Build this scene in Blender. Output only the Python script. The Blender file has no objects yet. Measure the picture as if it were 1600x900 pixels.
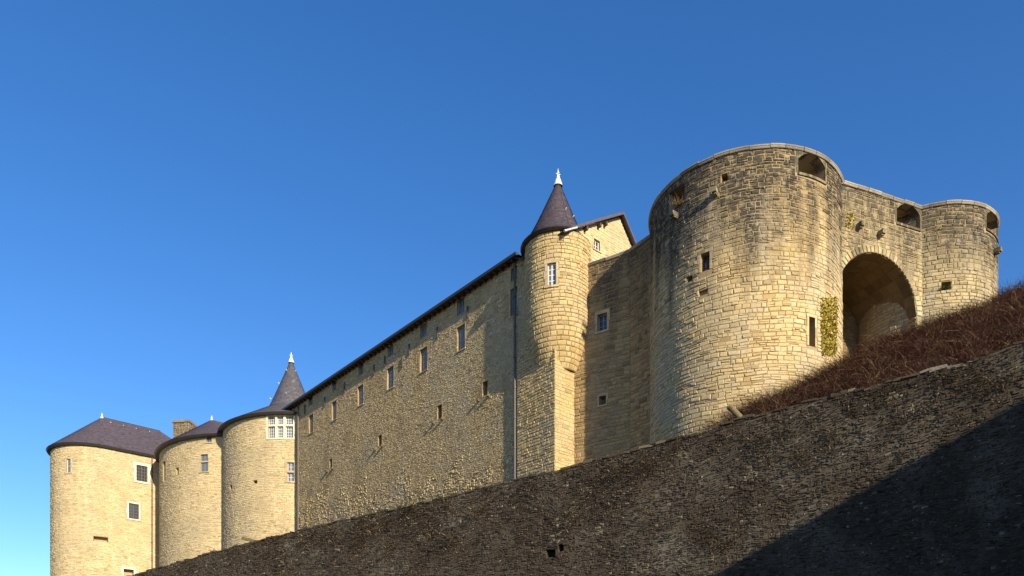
import bpy, math, random, bisect
import numpy as np
from mathutils import Vector

# ------------------------------------------------------------------ camera, world, sun, exposure
SC = bpy.context.scene
COL = SC.collection
F = 1200.0; CX = 800.0; HY = 1112.0; ZC = 1.7          # focal length in photo pixels, principal column, horizon row, eye height
cam_d = bpy.data.cameras.new("camera"); cam_d.sensor_width = 36; cam_d.lens = 36*F/1600
cam_d.shift_y = (HY-450)/1600; cam_d.clip_start = .1; cam_d.clip_end = 6000
cam = bpy.data.objects.new("camera", cam_d); COL.objects.link(cam)
cam.location = (0, 0, ZC); cam.rotation_euler = (math.pi/2, 0, 0); SC.camera = cam

SUN_AZ = math.radians(-57.3); SUN_EL = math.radians(22.5)
SDIR = Vector((math.cos(SUN_AZ)*math.cos(SUN_EL), math.sin(SUN_AZ)*math.cos(SUN_EL), math.sin(SUN_EL)))
W = bpy.data.worlds.new("World"); SC.world = W; W.use_nodes = True
wn = W.node_tree.nodes; wl = W.node_tree.links
sky = wn.new("ShaderNodeTexSky"); sky.sky_type = 'NISHITA'; sky.sun_disc = False
sky.sun_elevation = SUN_EL; sky.sun_rotation = math.atan2(SDIR.x, SDIR.y)
sky.altitude = 200; sky.air_density = 1.0; sky.dust_density = 0.4; sky.ozone_density = 3.2
wn["Background"].inputs[1].default_value = 0.118
hs = wn.new("ShaderNodeHueSaturation"); hs.inputs["Saturation"].default_value = 1.26; hs.inputs["Hue"].default_value = .508
wl.new(sky.outputs[0], hs.inputs["Color"]); wl.new(hs.outputs[0], wn["Background"].inputs[0])
sun_d = bpy.data.lights.new("sun", 'SUN'); sun_d.energy = 5.0; sun_d.angle = math.radians(.5); sun_d.color = (1, .86, .61)
sun = bpy.data.objects.new("sun", sun_d); COL.objects.link(sun)
sun.rotation_euler = SDIR.to_track_quat('Z', 'Y').to_euler(); sun.location = (30, -30, 60)
SC.view_settings.view_transform = 'Standard'; SC.view_settings.look = 'None'
SC.view_settings.exposure = 0.8; SC.view_settings.gamma = 1

RND = random.Random(7)

# ------------------------------------------------------------------ materials
MATS = {}
def nodes_of(name):
    m = bpy.data.materials.new(name); m.use_nodes = True
    nt = m.node_tree; b = nt.nodes["Principled BSDF"]
    MATS[name] = m
    return m, nt.nodes, nt.links, b
def mth(n, l, op, a, b=None, clamp=False):
    x = n.new("ShaderNodeMath"); x.operation = op; x.use_clamp = clamp
    for i, v in enumerate((a, b)):
        if v is None: continue
        if isinstance(v, (int, float)): x.inputs[i].default_value = v
        else: l.new(v, x.inputs[i])
    return x.outputs[0]
def noise(n, l, vec, scale, detail=4, rough=.55):
    x = n.new("ShaderNodeTexNoise"); x.inputs["Scale"].default_value = scale; x.inputs["Detail"].default_value = detail
    x.inputs["Roughness"].default_value = rough; l.new(vec, x.inputs["Vector"]); return x.outputs["Fac"]
def ramp(n, l, fac, stops, interp='LINEAR'):
    x = n.new("ShaderNodeValToRGB"); x.color_ramp.interpolation = interp
    e = x.color_ramp.elements
    while len(e) < len(stops): e.new(.5)
    for i, (p, c) in enumerate(stops):
        e[i].position = p; e[i].color = (*c, 1) if len(c) == 3 else c
    l.new(fac, x.inputs[0]); return x.outputs[0]
def mix(n, l, fac, a, b, typ='MIX'):
    x = n.new("ShaderNodeMix"); x.data_type = 'RGBA'; x.blend_type = typ
    if isinstance(fac, (int, float)): x.inputs[0].default_value = fac
    else: l.new(fac, x.inputs[0])
    for i, v in ((6, a), (7, b)):
        if isinstance(v, tuple): x.inputs[i].default_value = (*v, 1)
        else: l.new(v, x.inputs[i])
    return x.outputs[2]
def geo_pos(n, l, sc=(1, 1, 1)):
    g = n.new("ShaderNodeNewGeometry"); m = n.new("ShaderNodeMapping"); m.inputs["Scale"].default_value = sc
    l.new(g.outputs["Position"], m.inputs[0]); return m.outputs[0]
def band(n, l, x, a, b):
    m = n.new("ShaderNodeMapRange"); m.clamp = True
    m.inputs[1].default_value = a; m.inputs[2].default_value = b
    l.new(x, m.inputs[0]); return m.outputs[0]

def stone_mat(name, cols, grey=(.30, .27, .21), greyamt=.5, crust=None, crustcol=(.045, .04, .036), fleck=0, bump=.5, patch=None, streak=None):
    """cols: per-stone colours along 'tone'. crust: (z0, z1, strength) dark weathering growing upwards in streaks."""
    m, n, l, b = nodes_of(name)
    at = n.new("ShaderNodeAttribute"); at.attribute_name = "tone"
    tone = at.outputs["Fac"]
    p = geo_pos(n, l)
    c = ramp(n, l, tone, [(i/(len(cols)-1), k) for i, k in enumerate(cols)])
    big = noise(n, l, p, .32, 5, .6)
    c = mix(n, l, mth(n, l, 'MULTIPLY', band(n, l, big, .46, .68), greyamt), c, grey)
    if patch:
        pn = noise(n, l, geo_pos(n, l, (1, 1, .6)), .55, 6, .65)
        c = mix(n, l, mth(n, l, 'MULTIPLY', band(n, l, pn, .52, .66), patch[1]), c, patch[0])
    if streak:
        sn = noise(n, l, geo_pos(n, l, (1, 1, .13)), .75, 5, .6)
        c = mix(n, l, mth(n, l, 'MULTIPLY', band(n, l, sn, .5, .66), streak[1]), c, streak[0])
    fine = noise(n, l, p, 9, 5, .65)
    c = mix(n, l, .55, c, ramp(n, l, fine, [(.25, (.55, .54, .52)), (.5, (1, 1, 1)), (.8, (1.25, 1.22, 1.15))]), 'MULTIPLY')
    if crust:
        sx = n.new("ShaderNodeSeparateXYZ"); l.new(p, sx.inputs[0])
        zz = band(n, l, sx.outputs[2], crust[0], crust[1])
        st = noise(n, l, geo_pos(n, l, (1.1, 1.1, .16)), .8, 6, .62)
        f = mth(n, l, 'ADD', mth(n, l, 'MULTIPLY', zz, .62), mth(n, l, 'MULTIPLY', st, 1.0))
        f = band(n, l, f, .70, .98)
        f = mth(n, l, 'MULTIPLY', f, crust[2])
        sp = noise(n, l, p, 3.2, 5, .7)
        f = mth(n, l, 'MULTIPLY', f, band(n, l, sp, .22, .5))
        c = mix(n, l, f, c, crustcol)
    if fleck:
        v = n.new("ShaderNodeTexVoronoi"); v.inputs["Scale"].default_value = 5.5; l.new(p, v.inputs["Vector"])
        ff = mth(n, l, 'LESS_THAN', v.outputs["Distance"], .13)
        f2 = band(n, l, noise(n, l, p, 1.1, 4), .5, .62)
        c = mix(n, l, mth(n, l, 'MULTIPLY', mth(n, l, 'MULTIPLY', ff, f2), fleck), c, (.5, .48, .43))
    l.new(c, b.inputs["Base Color"]); b.inputs["Roughness"].default_value = .95
    b.inputs["Specular IOR Level"].default_value = .12
    bp = n.new("ShaderNodeBump"); bp.inputs["Strength"].default_value = bump; bp.inputs["Distance"].default_value = .03
    bn = mth(n, l, 'ADD', noise(n, l, p, 14, 6, .7), mth(n, l, 'MULTIPLY', noise(n, l, p, 45, 3, .6), .4))
    l.new(bn, bp.inputs["Height"]); l.new(bp.outputs[0], b.inputs["Normal"])
    return m
def plain_mat(name, col, rough=.7, spec=.3, var=.25, scale=6, metal=0, tone=False):
    m, n, l, b = nodes_of(name)
    p = geo_pos(n, l)
    f = noise(n, l, p, scale, 5, .6)
    c = mix(n, l, 1, ramp(n, l, f, [(.3, (1-var,)*3), (.7, (1+var,)*3)]), col, 'MULTIPLY')
    if tone:
        at = n.new("ShaderNodeAttribute"); at.attribute_name = "tone"
        c = mix(n, l, 1, c, ramp(n, l, at.outputs["Fac"], [(0, (.87, .86, .86)), (1, (1.15, 1.13, 1.15))]), 'MULTIPLY')
    l.new(c, b.inputs["Base Color"]); b.inputs["Roughness"].default_value = rough
    b.inputs["Specular IOR Level"].default_value = spec; b.inputs["Metallic"].default_value = metal
    bp = n.new("ShaderNodeBump"); bp.inputs["Strength"].default_value = .25; bp.inputs["Distance"].default_value = .02
    l.new(noise(n, l, p, scale*4, 4), bp.inputs["Height"]); l.new(bp.outputs[0], b.inputs["Normal"])
    return m
def ramp_mat(name, stops, rough=.9, var=.3, scale=.8):
    m, n, l, b = nodes_of(name)
    at = n.new("ShaderNodeAttribute"); at.attribute_name = "tone"
    f = noise(n, l, geo_pos(n, l), scale, 4)
    t = mth(n, l, 'ADD', at.outputs["Fac"], mth(n, l, 'MULTIPLY', mth(n, l, 'SUBTRACT', f, .5), var*2), True)
    l.new(ramp(n, l, t, stops), b.inputs["Base Color"]); b.inputs["Roughness"].default_value = rough
    b.inputs["Specular IOR Level"].default_value = .15
    return m

OCHRE = [(.26, .18, .09), (.41, .30, .145), (.46, .35, .185), (.49, .38, .205), (.45, .37, .225), (.53, .43, .27)]
M_TOWER = stone_mat("tower_limestone", OCHRE, greyamt=.55, crust=(20.5, 30.5, .97), patch=((.36, .33, .27), .5))
M_GATE = stone_mat("gate_limestone", [(.26, .21, .125), (.38, .31, .18), (.46, .38, .22), (.50, .42, .26)], greyamt=.6, crust=(21.5, 31, .9), patch=((.40, .36, .27), .5))
M_RIGHT = stone_mat("east_limestone", [(.24, .195, .125), (.35, .29, .18), (.40, .33, .20), (.42, .36, .24)], greyamt=.7, crust=(22.5, 31.5, .9), patch=((.34, .31, .24), .6))
M_TURRET = stone_mat("turret_limestone", [(.28, .20, .10), (.41, .30, .145), (.47, .35, .175), (.49, .375, .195), (.46, .365, .21)], greyamt=.4, patch=((.38, .31, .19), .5))
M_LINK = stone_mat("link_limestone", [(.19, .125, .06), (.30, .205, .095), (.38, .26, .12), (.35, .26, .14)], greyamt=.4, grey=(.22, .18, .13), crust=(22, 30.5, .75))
M_RECESS = stone_mat("recess_shade_limestone", [(.12, .085, .045), (.19, .135, .07), (.24, .175, .09)], greyamt=.4, grey=(.12, .1, .075), patch=((.08, .065, .045), .6))  # darker than the wall stone; recess shade is put into the colour
M_RANGE = stone_mat("range_limestone", [(.27, .19, .09), (.43, .31, .145), (.50, .37, .18), (.53, .40, .205), (.47, .375, .23), (.62, .51, .33)], greyamt=.4, patch=((.25, .18, .095), .6), bump=.6, streak=((.43, .375, .27), .55))
M_WEST = stone_mat("west_limestone", [(.31, .245, .145), (.45, .36, .205), (.52, .42, .245), (.55, .45, .275), (.56, .47, .31)], greyamt=.35, patch=((.34, .265, .15), .6), bump=.6, streak=((.40, .33, .21), .55))
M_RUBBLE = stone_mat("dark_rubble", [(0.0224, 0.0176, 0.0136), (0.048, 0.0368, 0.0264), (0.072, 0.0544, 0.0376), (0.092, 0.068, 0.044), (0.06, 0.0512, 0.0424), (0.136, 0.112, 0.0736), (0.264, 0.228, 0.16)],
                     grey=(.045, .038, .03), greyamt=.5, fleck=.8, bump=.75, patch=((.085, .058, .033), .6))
M_MORTAR = stone_mat("lime_mortar", [(.29, .215, .115), (.29, .215, .115)], greyamt=.4, bump=.4)
M_MORTAR_W = stone_mat("pale_mortar", [(.36, .28, .16), (.36, .28, .16)], greyamt=.3, bump=.3)
M_MORTAR_D = stone_mat("dark_mortar", [(.045, .037, .028), (.045, .037, .028)], greyamt=.4, bump=.6)
M_ASHLAR = stone_mat("dressed_stone", [(.34, .27, .16), (.42, .34, .20), (.46, .38, .24)], greyamt=.3, bump=.3)
M_PALE = stone_mat("pale_dressed_stone", [(.60, .54, .42), (.66, .60, .48)], greyamt=.15, bump=.25)
M_COPE = stone_mat("coping_stone", [(.17, .15, .12), (.25, .22, .175), (.34, .30, .24)], greyamt=.5, bump=.6, patch=((.12, .11, .09), .6))
M_SLATE = plain_mat("plum_slate", (.080, .066, .080), .55, .35, .25, 3, tone=True)
M_SLATE_G = plain_mat("grey_slate", (.082, .080, .094), .55, .35, .3, 3, tone=True)
M_ZINC = plain_mat("weathered_zinc", (.62, .64, .62), .5, .4, .2, 8)
M_GUTTER = plain_mat("dark_gutter", (.035, .032, .034), .5, .4, .2, 8)
M_WOOD = plain_mat("dark_timber", (.07, .05, .035), .8, .2, .3, 10)
M_BEAM = plain_mat("weathered_beam", (.15, .12, .06), .85, .2, .3, 10)
M_FRAME = plain_mat("painted_frame", (.55, .56, .56), .5, .4, .08, 8)
M_FRAME_D = plain_mat("grey_frame", (.20, .21, .23), .5, .4, .1, 8)
M_IRON = plain_mat("window_iron", (.05, .042, .04), .6, .4, .1, 8)
M_PIPE = plain_mat("lead_pipe", (.075, .066, .06), .5, .4, .15, 8)
m, n, l, b = nodes_of("window_glass"); b.inputs["Base Color"].default_value = (.03, .035, .045, 1); b.inputs["Roughness"].default_value = .08
b.inputs["Specular IOR Level"].default_value = .8; M_GLASS = m
m, n, l, b = nodes_of("old_glass"); b.inputs["Base Color"].default_value = (.10, .115, .135, 1); b.inputs["Roughness"].default_value = .2
b.inputs["Specular IOR Level"].default_value = .9; M_GLASS_L = m
M_DARK = plain_mat("hollow_shade", (.012, .011, .01), .95, .05)
M_SOIL = plain_mat("brown_soil", (.045, .032, .024), .95, .1, .4, 2)
M_GRASSY = plain_mat("street_ground", (.10, .09, .075), .95, .1, .3, 1.5)
M_BRAMBLE = ramp_mat("bramble_stem", [(0, (.035, .015, .012)), (.28, (.085, .029, .024)), (.5, (.155, .058, .047)), (.7, (.20, .105, .08)), (1, (.38, .30, .23))], scale=.6, var=.25)
M_STRAW = ramp_mat("dry_grass", [(0, (.06, .038, .02)), (.5, (.13, .088, .042)), (1, (.28, .215, .12))])
M_IVY = ramp_mat("yellow_ivy", [(0, (.15, .115, .02)), (.5, (.33, .26, .045)), (1, (.46, .37, .08))], rough=.6)
M_MOSS = ramp_mat("tuft_leaf", [(0, (.03, .035, .012)), (1, (.12, .12, .05))])
M_HOUSE = stone_mat("house_render", [(.3, .26, .2), (.34, .3, .23)], greyamt=.4)

# ------------------------------------------------------------------ objects
WLOC = {}
def wloc(o): return WLOC[o.name] if o is not None else (0, 0, 0)
def empty(name, loc, label, cat, group=None):
    o = bpy.data.objects.new(name, None); COL.objects.link(o); o.location = loc; WLOC[o.name] = tuple(loc)
    o["label"] = label; o["category"] = cat
    if group: o["group"] = group
    return o
def mobj(name, verts, faces, mat, parent=None, tones=None, origin=None, label=None, kind=None, smooth=False):
    """ONE mesh object from world-space vertices, its origin in its own middle (or given)."""
    if origin is None:
        a = np.asarray(verts); lo = a.min(0); hi = a.max(0); origin = ((lo[0]+hi[0])/2, (lo[1]+hi[1])/2, (lo[2]+hi[2])/2)
    me = bpy.data.meshes.new(name)
    v = (np.asarray(verts, dtype=float)-np.asarray(origin)).tolist()
    me.from_pydata(v, [], faces); me.materials.append(mat)
    if tones is not None:
        at = me.attributes.new("tone", 'FLOAT', 'FACE'); at.data.foreach_set("value", np.asarray(tones, dtype=np.float32))
    if smooth: me.polygons.foreach_set("use_smooth", [True]*len(me.polygons))
    o = bpy.data.objects.new(name, me); COL.objects.link(o)
    WLOC[o.name] = tuple(float(x) for x in origin)
    pw = wloc(parent); o.location = tuple(float(origin[i]-pw[i]) for i in range(3))
    if parent is not None: o.parent = parent
    if label: o["label"] = label
    if kind: o["kind"] = kind
    return o

class MB:
    def __init__(s): s.v = []; s.f = []; s.t = []
    def add(s, v, f, t=None):
        k = len(s.v); s.v.extend(v); s.f.extend([tuple(i+k for i in q) for q in f]); s.t.extend([RND.random() if t is None else t]*len(f))
    def build(s, name, mat, parent=None, **k): return mobj(name, s.v, s.f, mat, parent, tones=s.t, **k)
BOXF = [(0, 1, 2, 3), (7, 6, 5, 4), (0, 4, 5, 1), (1, 5, 6, 2), (2, 6, 7, 3), (3, 7, 4, 0)]

class Path:
    """A vertical wall surface over a plan polyline: u along it (left to right seen from outside), v = world z, d = outward."""
    def __init__(s, pts, normals=None, off=None):
        s.p = [tuple(q) for q in pts]; s.L = [0.0]; s.off = off
        for a, b in zip(s.p, s.p[1:]): s.L.append(s.L[-1]+math.hypot(b[0]-a[0], b[1]-a[1]))
        if normals is None:
            sn = []
            for a, b in zip(s.p, s.p[1:]):
                k = math.hypot(b[0]-a[0], b[1]-a[1]); sn.append(((b[1]-a[1])/k, -(b[0]-a[0])/k))
            normals = []
            for i in range(len(s.p)):
                x = sn[max(0, i-1)]; y = sn[min(len(sn)-1, i)]; q = (x[0]+y[0], x[1]+y[1]); k = math.hypot(*q); normals.append((q[0]/k, q[1]/k))
        s.n = normals; s.len = s.L[-1]
    def pn(s, u):
        i = min(max(bisect.bisect_right(s.L, u)-1, 0), len(s.p)-2)
        t = (u-s.L[i])/(s.L[i+1]-s.L[i]); a, b = s.p[i], s.p[i+1]; n0, n1 = s.n[i], s.n[i+1]
        return a[0]+(b[0]-a[0])*t, a[1]+(b[1]-a[1])*t, n0[0]+(n1[0]-n0[0])*t, n0[1]+(n1[1]-n0[1])*t
    def pos(s, u, v, d=0.0):
        x, y, a, b = s.pn(u)
        if s.off: d += s.off(v)
        return (x+a*d, y+b*d, v)
    def hit(s, px, py=None):
        m = (px-CX)/F; best = None
        for i in range(len(s.p)-1):
            (x0, y0), (x1, y1) = s.p[i], s.p[i+1]
            g0 = x0-m*y0; g1 = x1-m*y1
            if g0*g1 > 0 or g0 == g1: continue
            t = g0/(g0-g1); y = y0+(y1-y0)*t
            if y > 0 and (best is None or y < best[1]): best = (s.L[i]+(s.L[i+1]-s.L[i])*t, y)
        if best is None: raise ValueError("no hit %s" % px)
        return best[0], (ZC+(HY-py)/F*best[1] if py is not None else None)
    def rect(s, x0, y0, x1, y1):
        u0 = s.hit(x0)[0]; u1 = s.hit(x1)[0]; xm = (x0+x1)/2
        return u0, u1, s.hit(xm, y1)[1], s.hit(xm, y0)[1]
def circle(c, r, a0=-270, a1=90, step=4, **k):
    n = max(2, int(abs(a1-a0)/step)); A = [math.radians(a0+(a1-a0)*i/n) for i in range(n+1)]
    return Path([(c[0]+r*math.cos(a), c[1]+r*math.sin(a)) for a in A], [(math.cos(a), math.sin(a)) for a in A], **k)
def at(px, py, Y): return ((px-CX)/F*Y, Y, ZC+(HY-py)/F*Y)

def sbox(mb, S, u0, u1, v0, v1, d0, d1, t=None, seg=1):
    for i in range(seg):
        a = u0+(u1-u0)*i/seg; b = u0+(u1-u0)*(i+1)/seg
        mb.add([S.pos(a, v0, d1), S.pos(b, v0, d1), S.pos(b, v1, d1), S.pos(a, v1, d1), S.pos(a, v0, d0), S.pos(b, v0, d0), S.pos(b, v1, d0), S.pos(a, v1, d0)], BOXF, t)
def bar(mb, a, b, r, n=8, r2=None, t=None, cap=True):
    a = Vector(a); b = Vector(b); ax = (b-a).normalized(); s = ax.orthogonal().normalized(); q = ax.cross(s); r2 = r if r2 is None else r2
    v = [tuple(a+(s*math.cos(2*math.pi*i/n)+q*math.sin(2*math.pi*i/n))*r) for i in range(n)]+[tuple(b+(s*math.cos(2*math.pi*i/n)+q*math.sin(2*math.pi*i/n))*r2) for i in range(n)]
    f = [(i, (i+1) % n, n+(i+1) % n, n+i) for i in range(n)]
    if cap: f += [tuple(range(n-1, -1, -1)), tuple(range(n, 2*n))]
    mb.add(v, f, t)
def lathe(mb, c, prof, n=24, t=None):
    v = []; f = []
    for (r, z) in prof: v += [(c[0]+r*math.cos(2*math.pi*i/n), c[1]+r*math.sin(2*math.pi*i/n), z) for i in range(n)]
    for k in range(len(prof)-1): f += [(k*n+i, k*n+(i+1) % n, (k+1)*n+(i+1) % n, (k+1)*n+i) for i in range(n)]
    mb.add(v, f, t)

def shell(S, u0, u1, v0, v1, ops=(), du=.6, top=None, bottom=None, cuts=()):
    """Wall sheet with real openings: reveals run inwards to each opening's depth and close with a back face."""
    mb = MB()
    us = {u0, u1, *cuts}; vs = {v0, v1}
    for o in ops:
        us |= {o['u0'], o['u1']}; vs |= {o['v0'], o['v1']}
    us = sorted(us); vs = sorted(vs); uu = []
    for a, b in zip(us, us[1:]):
        k = max(1, math.ceil((b-a)/du)); uu += [a+(b-a)*i/k for i in range(k)]
    uu.append(us[-1]); vv = []
    for a, b in zip(vs, vs[1:]):
        k = max(1, math.ceil((b-a)/2.5)) if S.off is None else max(1, math.ceil((b-a)/.3)); vv += [a+(b-a)*i/k for i in range(k)]
    vv.append(vs[-1])
    def mp(u, v):
        if bottom or top:
            lo = bottom(u) if bottom else v0; hi = top(u) if top else v1
            v = lo+(v-v0)/(v1-v0)*(hi-lo)
        return S.pos(u, v, 0)
    nu = len(uu); mb.v = [mp(u, v) for v in vv for u in uu]
    for j in range(len(vv)-1):
        for i in range(nu-1):
            um = (uu[i]+uu[i+1])/2; vm = (vv[j]+vv[j+1])/2
            if any(o['u0'] < um < o['u1'] and o['v0'] < vm < o['v1'] for o in ops): continue
            mb.f.append((j*nu+i, j*nu+i+1, (j+1)*nu+i+1, (j+1)*nu+i)); mb.t.append(.5)
    for o in ops:
        d = -o['depth']; a, b = o['u0'], o['u1']; c, e = o.get('rv', (o['v0'], o['v1']))
        ua = [a+(b-a)*i/4 for i in range(5)]
        for i in range(4):
            x, y = ua[i], ua[i+1]
            mb.add([S.pos(x, c, 0), S.pos(y, c, 0), S.pos(y, c, d), S.pos(x, c, d)], [(0, 1, 2, 3)], .5)
            mb.add([S.pos(x, e, 0), S.pos(x, e, d), S.pos(y, e, d), S.pos(y, e, 0)], [(0, 1, 2, 3)], .5)
            mb.add([S.pos(x, c, d), S.pos(y, c, d), S.pos(y, e, d), S.pos(x, e, d)], [(0, 1, 2, 3)], .5)
        mb.add([S.pos(a, c, 0), S.pos(a, c, d), S.pos(a, e, d), S.pos(a, e, 0)], [(0, 1, 2, 3)], .5)
        mb.add([S.pos(b, c, 0), S.pos(b, e, 0), S.pos(b, e, d), S.pos(b, c, d)], [(0, 1, 2, 3)], .5)
    return mb

STF = []
for r_ in range(2):
    for i in range(4): STF.append((r_*4+i, r_*4+(i+1) % 4, (r_+1)*4+(i+1) % 4, (r_+1)*4+i))
STF.append((8, 9, 10, 11))
def masonry(S, u0, u1, v0, v1, h, w, p, gap=.02, blocks=(), seed=1, wav=.03, split=.12, bev=.25, jit=.5, miss=.0, top=None, tonef=None, hf=None):
    """Stones laid in courses: every stone a bevelled block standing proud of the joints. Returns (verts, tone, size)."""
    R = random.Random(seed); out = []; v = v0; ph = [R.uniform(0, 6.3) for _ in range(6)]
    def wv(u, v): return wav*(math.sin(u*.55+ph[0]+v*.35)+.6*math.sin(u*1.3+ph[1]-v*.6)+.4*math.sin(u*2.9+ph[2]+v*1.1))
    while v < v1-.04:
        hh = R.uniform(*h)*(hf(v) if hf else 1); vb = min(v+hh, v1)
        iv = [(u0, u1)]
        for bl in blocks:
            q = bl(v, vb)
            if not q: continue
            nx = []
            for (a, b) in iv:
                if q[1] <= a or q[0] >= b: nx.append((a, b)); continue
                if q[0] > a: nx.append((a, q[0]))
                if q[1] < b: nx.append((q[1], b))
            iv = nx
        for (a, b) in iv:
            u = a+ (R.uniform(-.5, 0)*w[0] if a == u0 else 0)
            while u < b-.02:
                ww = R.uniform(*w)
                if R.random() < .12: ww *= .6
                if b-(u+ww) < w[0]*.5: ww = b-u
                lay = [(v, vb)]
                if R.random() < split and hh > .16:
                    k = v+hh*R.uniform(.4, .6); lay = [(v, k), (k, vb)]
                for (ya, yb) in lay:
                    if R.random() < miss: continue
                    g = gap*.5*R.uniform(.6, 1.6); j = gap*jit
                    A = max(u, u0)+g; B = u+ww-g; C = ya+g; D = yb-g
                    if B-A < .03 or D-C < .02: continue
                    cs = [(A, C), (B, C), (B, D), (A, D)]
                    cs = [(x+R.uniform(-j, j), y+R.uniform(-j, j)+(wv(x, y) if v0+.1 < y < v1-.3 else 0)) for x, y in cs]
                    mx = sum(c[0] for c in cs)/4; my = sum(c[1] for c in cs)/4
                    pr = R.uniform(*p); k1 = 1-.10*bev; bw = min(B-A, D-C)*bev
                    vs = []
                    for (dd, ins) in ((-.04, 0), (pr*.6, bw*.22), (pr, bw)):
                        for (x, y) in cs:
                            sx = ins*(1 if x < mx else -1); sy = ins*(1 if y < my else -1)
                            dj = dd if dd < 0 else dd+R.uniform(-.25, .25)*pr
                            yy = y+sy
                            if top: yy = v0+(yy-v0)/(v1-v0)*(top(x)-v0)
                            vs.append(S.pos(x+sx, yy, dj))
                    t = R.random() if tonef is None else tonef(R, (A+B)/2, (C+D)/2)
                    out.append((vs, t))
                u += ww
        v = vb
    return out
def rubble(S, u0, u1, v0, v1, cell, zone, p, gap=.03, blocks=(), seed=1, wav=.06, bev=.35, jit=1.0, miss=.02, top=None, tonef=None, filt=None):
    """Uncoursed stones: rough zones split again and again at random until the pieces are of stone size."""
    R = random.Random(seed); out = []; ph = [R.uniform(0, 6.3) for _ in range(6)]
    def wv(u, v): return wav*(math.sin(u*.7+ph[0]+v*.5)+.7*math.sin(u*2.3+ph[1]-v*1.6)+.5*math.sin(u*5.1+ph[2]+v*2.1))
    def stone(A, B, C, D):
        if R.random() < miss or (filt and not filt((A+B)/2, (C+D)/2)): return
        for bl in blocks:
            q = bl(C, D)
            if q and q[0] < (A+B)/2 < q[1]: return
        g = gap*.5*R.uniform(.5, 1.5); j = gap*jit; A += g; B -= g; C += g; D -= g
        if B-A < .025 or D-C < .02: return
        cs = [(A, C), (B, C), (B, D), (A, D)]
        cs = [(x+R.uniform(-j, j), y+R.uniform(-j, j)+(wv(x, y) if v0+.2 < y < v1-.3 else 0)) for x, y in cs]
        mx = sum(c[0] for c in cs)/4; my = sum(c[1] for c in cs)/4; pr = R.uniform(*p); bw = min(B-A, D-C)*bev; vs = []
        for (dd, ins) in ((-.04, 0), (pr*.6, bw*.25), (pr, bw)):
            for (x, y) in cs:
                yy = y+ins*(1 if y < my else -1)
                if top: yy = v0+(yy-v0)/(v1-v0)*(top(x)-v0)
                vs.append(S.pos(x+ins*(1 if x < mx else -1), yy, dd if dd < 0 else dd+R.uniform(-.3, .3)*pr))
        out.append((vs, R.random() if tonef is None else tonef(R, mx, my)))
    def split(A, B, C, D):
        w, h = B-A, D-C; cw = cell[0]*R.uniform(.6, 1.5); chh = cell[1]*R.uniform(.65, 1.45)
        if w <= cw and h <= chh: return stone(A, B, C, D)
        if w/cell[0]*R.uniform(.7, 1.4) > h/cell[1]: k = A+w*R.uniform(.32, .68); split(A, k, C, D); split(k, B, C, D)
        else: k = C+h*R.uniform(.32, .68); split(A, B, C, k); split(A, B, k, D)
    v = v0
    while v < v1-.02:
        vb = min(v+zone[1]*R.uniform(.6, 1.4), v1)
        if v1-vb < .1: vb = v1
        u = u0-R.uniform(0, 1)*zone[0]
        while u < u1:
            ub = u+zone[0]*R.uniform(.6, 1.4)
            if ub > u0+.05 and u < u1-.05: split(max(u, u0), min(ub, u1), v, vb)
            u = ub
        v = vb
    return out
def px_of(p): return (CX+F*p[0]/p[1], HY-F*(p[2]-ZC)/p[1])
def lay(name, parent, stones, mat, single=300, minpx=9.5):
    """The stones that show largest become one object each, the rest one joined part."""
    sc = []
    for i, (vs, t) in enumerate(stones):
        q = [px_of(vs[k]) for k in (8, 9, 10, 11)] if all(vs[k][1] > .5 for k in (8, 9, 10, 11)) else None
        if not q: continue
        area = abs(sum(q[k][0]*q[(k+1) % 4][1]-q[(k+1) % 4][0]*q[k][1] for k in range(4)))/2
        sg = sum(q[k][0]*q[(k+1) % 4][1]-q[(k+1) % 4][0]*q[k][1] for k in range(4))
        wd = max(x[0] for x in q)-min(x[0] for x in q)
        mx = sum(x[0] for x in q)/4; my = sum(x[1] for x in q)/4
        if sg < 0 and wd >= minpx and -5 < mx < 1605 and -5 < my < 905 and vis(mx, my, vs[8][1]): sc.append((area, i))
    sc.sort(reverse=True); pick = set(i for _, i in sc[:single])
    mb = MB()
    for i, (vs, t) in enumerate(stones):
        if i in pick: mobj("stone", vs, STF, mat, parent, tones=[t]*len(STF))
        else: mb.add(vs, STF, t)
    if mb.f: mb.build(name, mat, parent, kind="stuff")
def vis(px, py, Y):
    """Cheap test: is this spot above the skyline of the rubble wall in front (for things behind it)?"""
    if Y < 63720/(px+900)+1.0: return True
    return py < WALLTOP(px)-2
WT = [(0, 952), (215, 897), (240, 889), (340, 861), (465, 829), (600, 798), (700, 776), (810, 748), (868, 737), (880, 732), (1000, 700), (1120, 667), (1150, 657), (1300, 619), (1510, 566), (1600, 536), (1800, 480), (2100, 400)]
def WALLTOP(px): return float(np.interp(px, [a for a, _ in WT], [b for _, b in WT]))
def blk(o, m=.0):
    def f(a, b):
        lo = max(a, o['v0']-m); hi = min(b, o['v1']+m)
        return (o['u0']-m, o['u1']+m) if hi-lo > .35*(b-a) else None
    return f
def opening(S, r, depth): return dict(zip(('u0', 'u1', 'v0', 'v1'), r), depth=depth, S=S)
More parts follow.
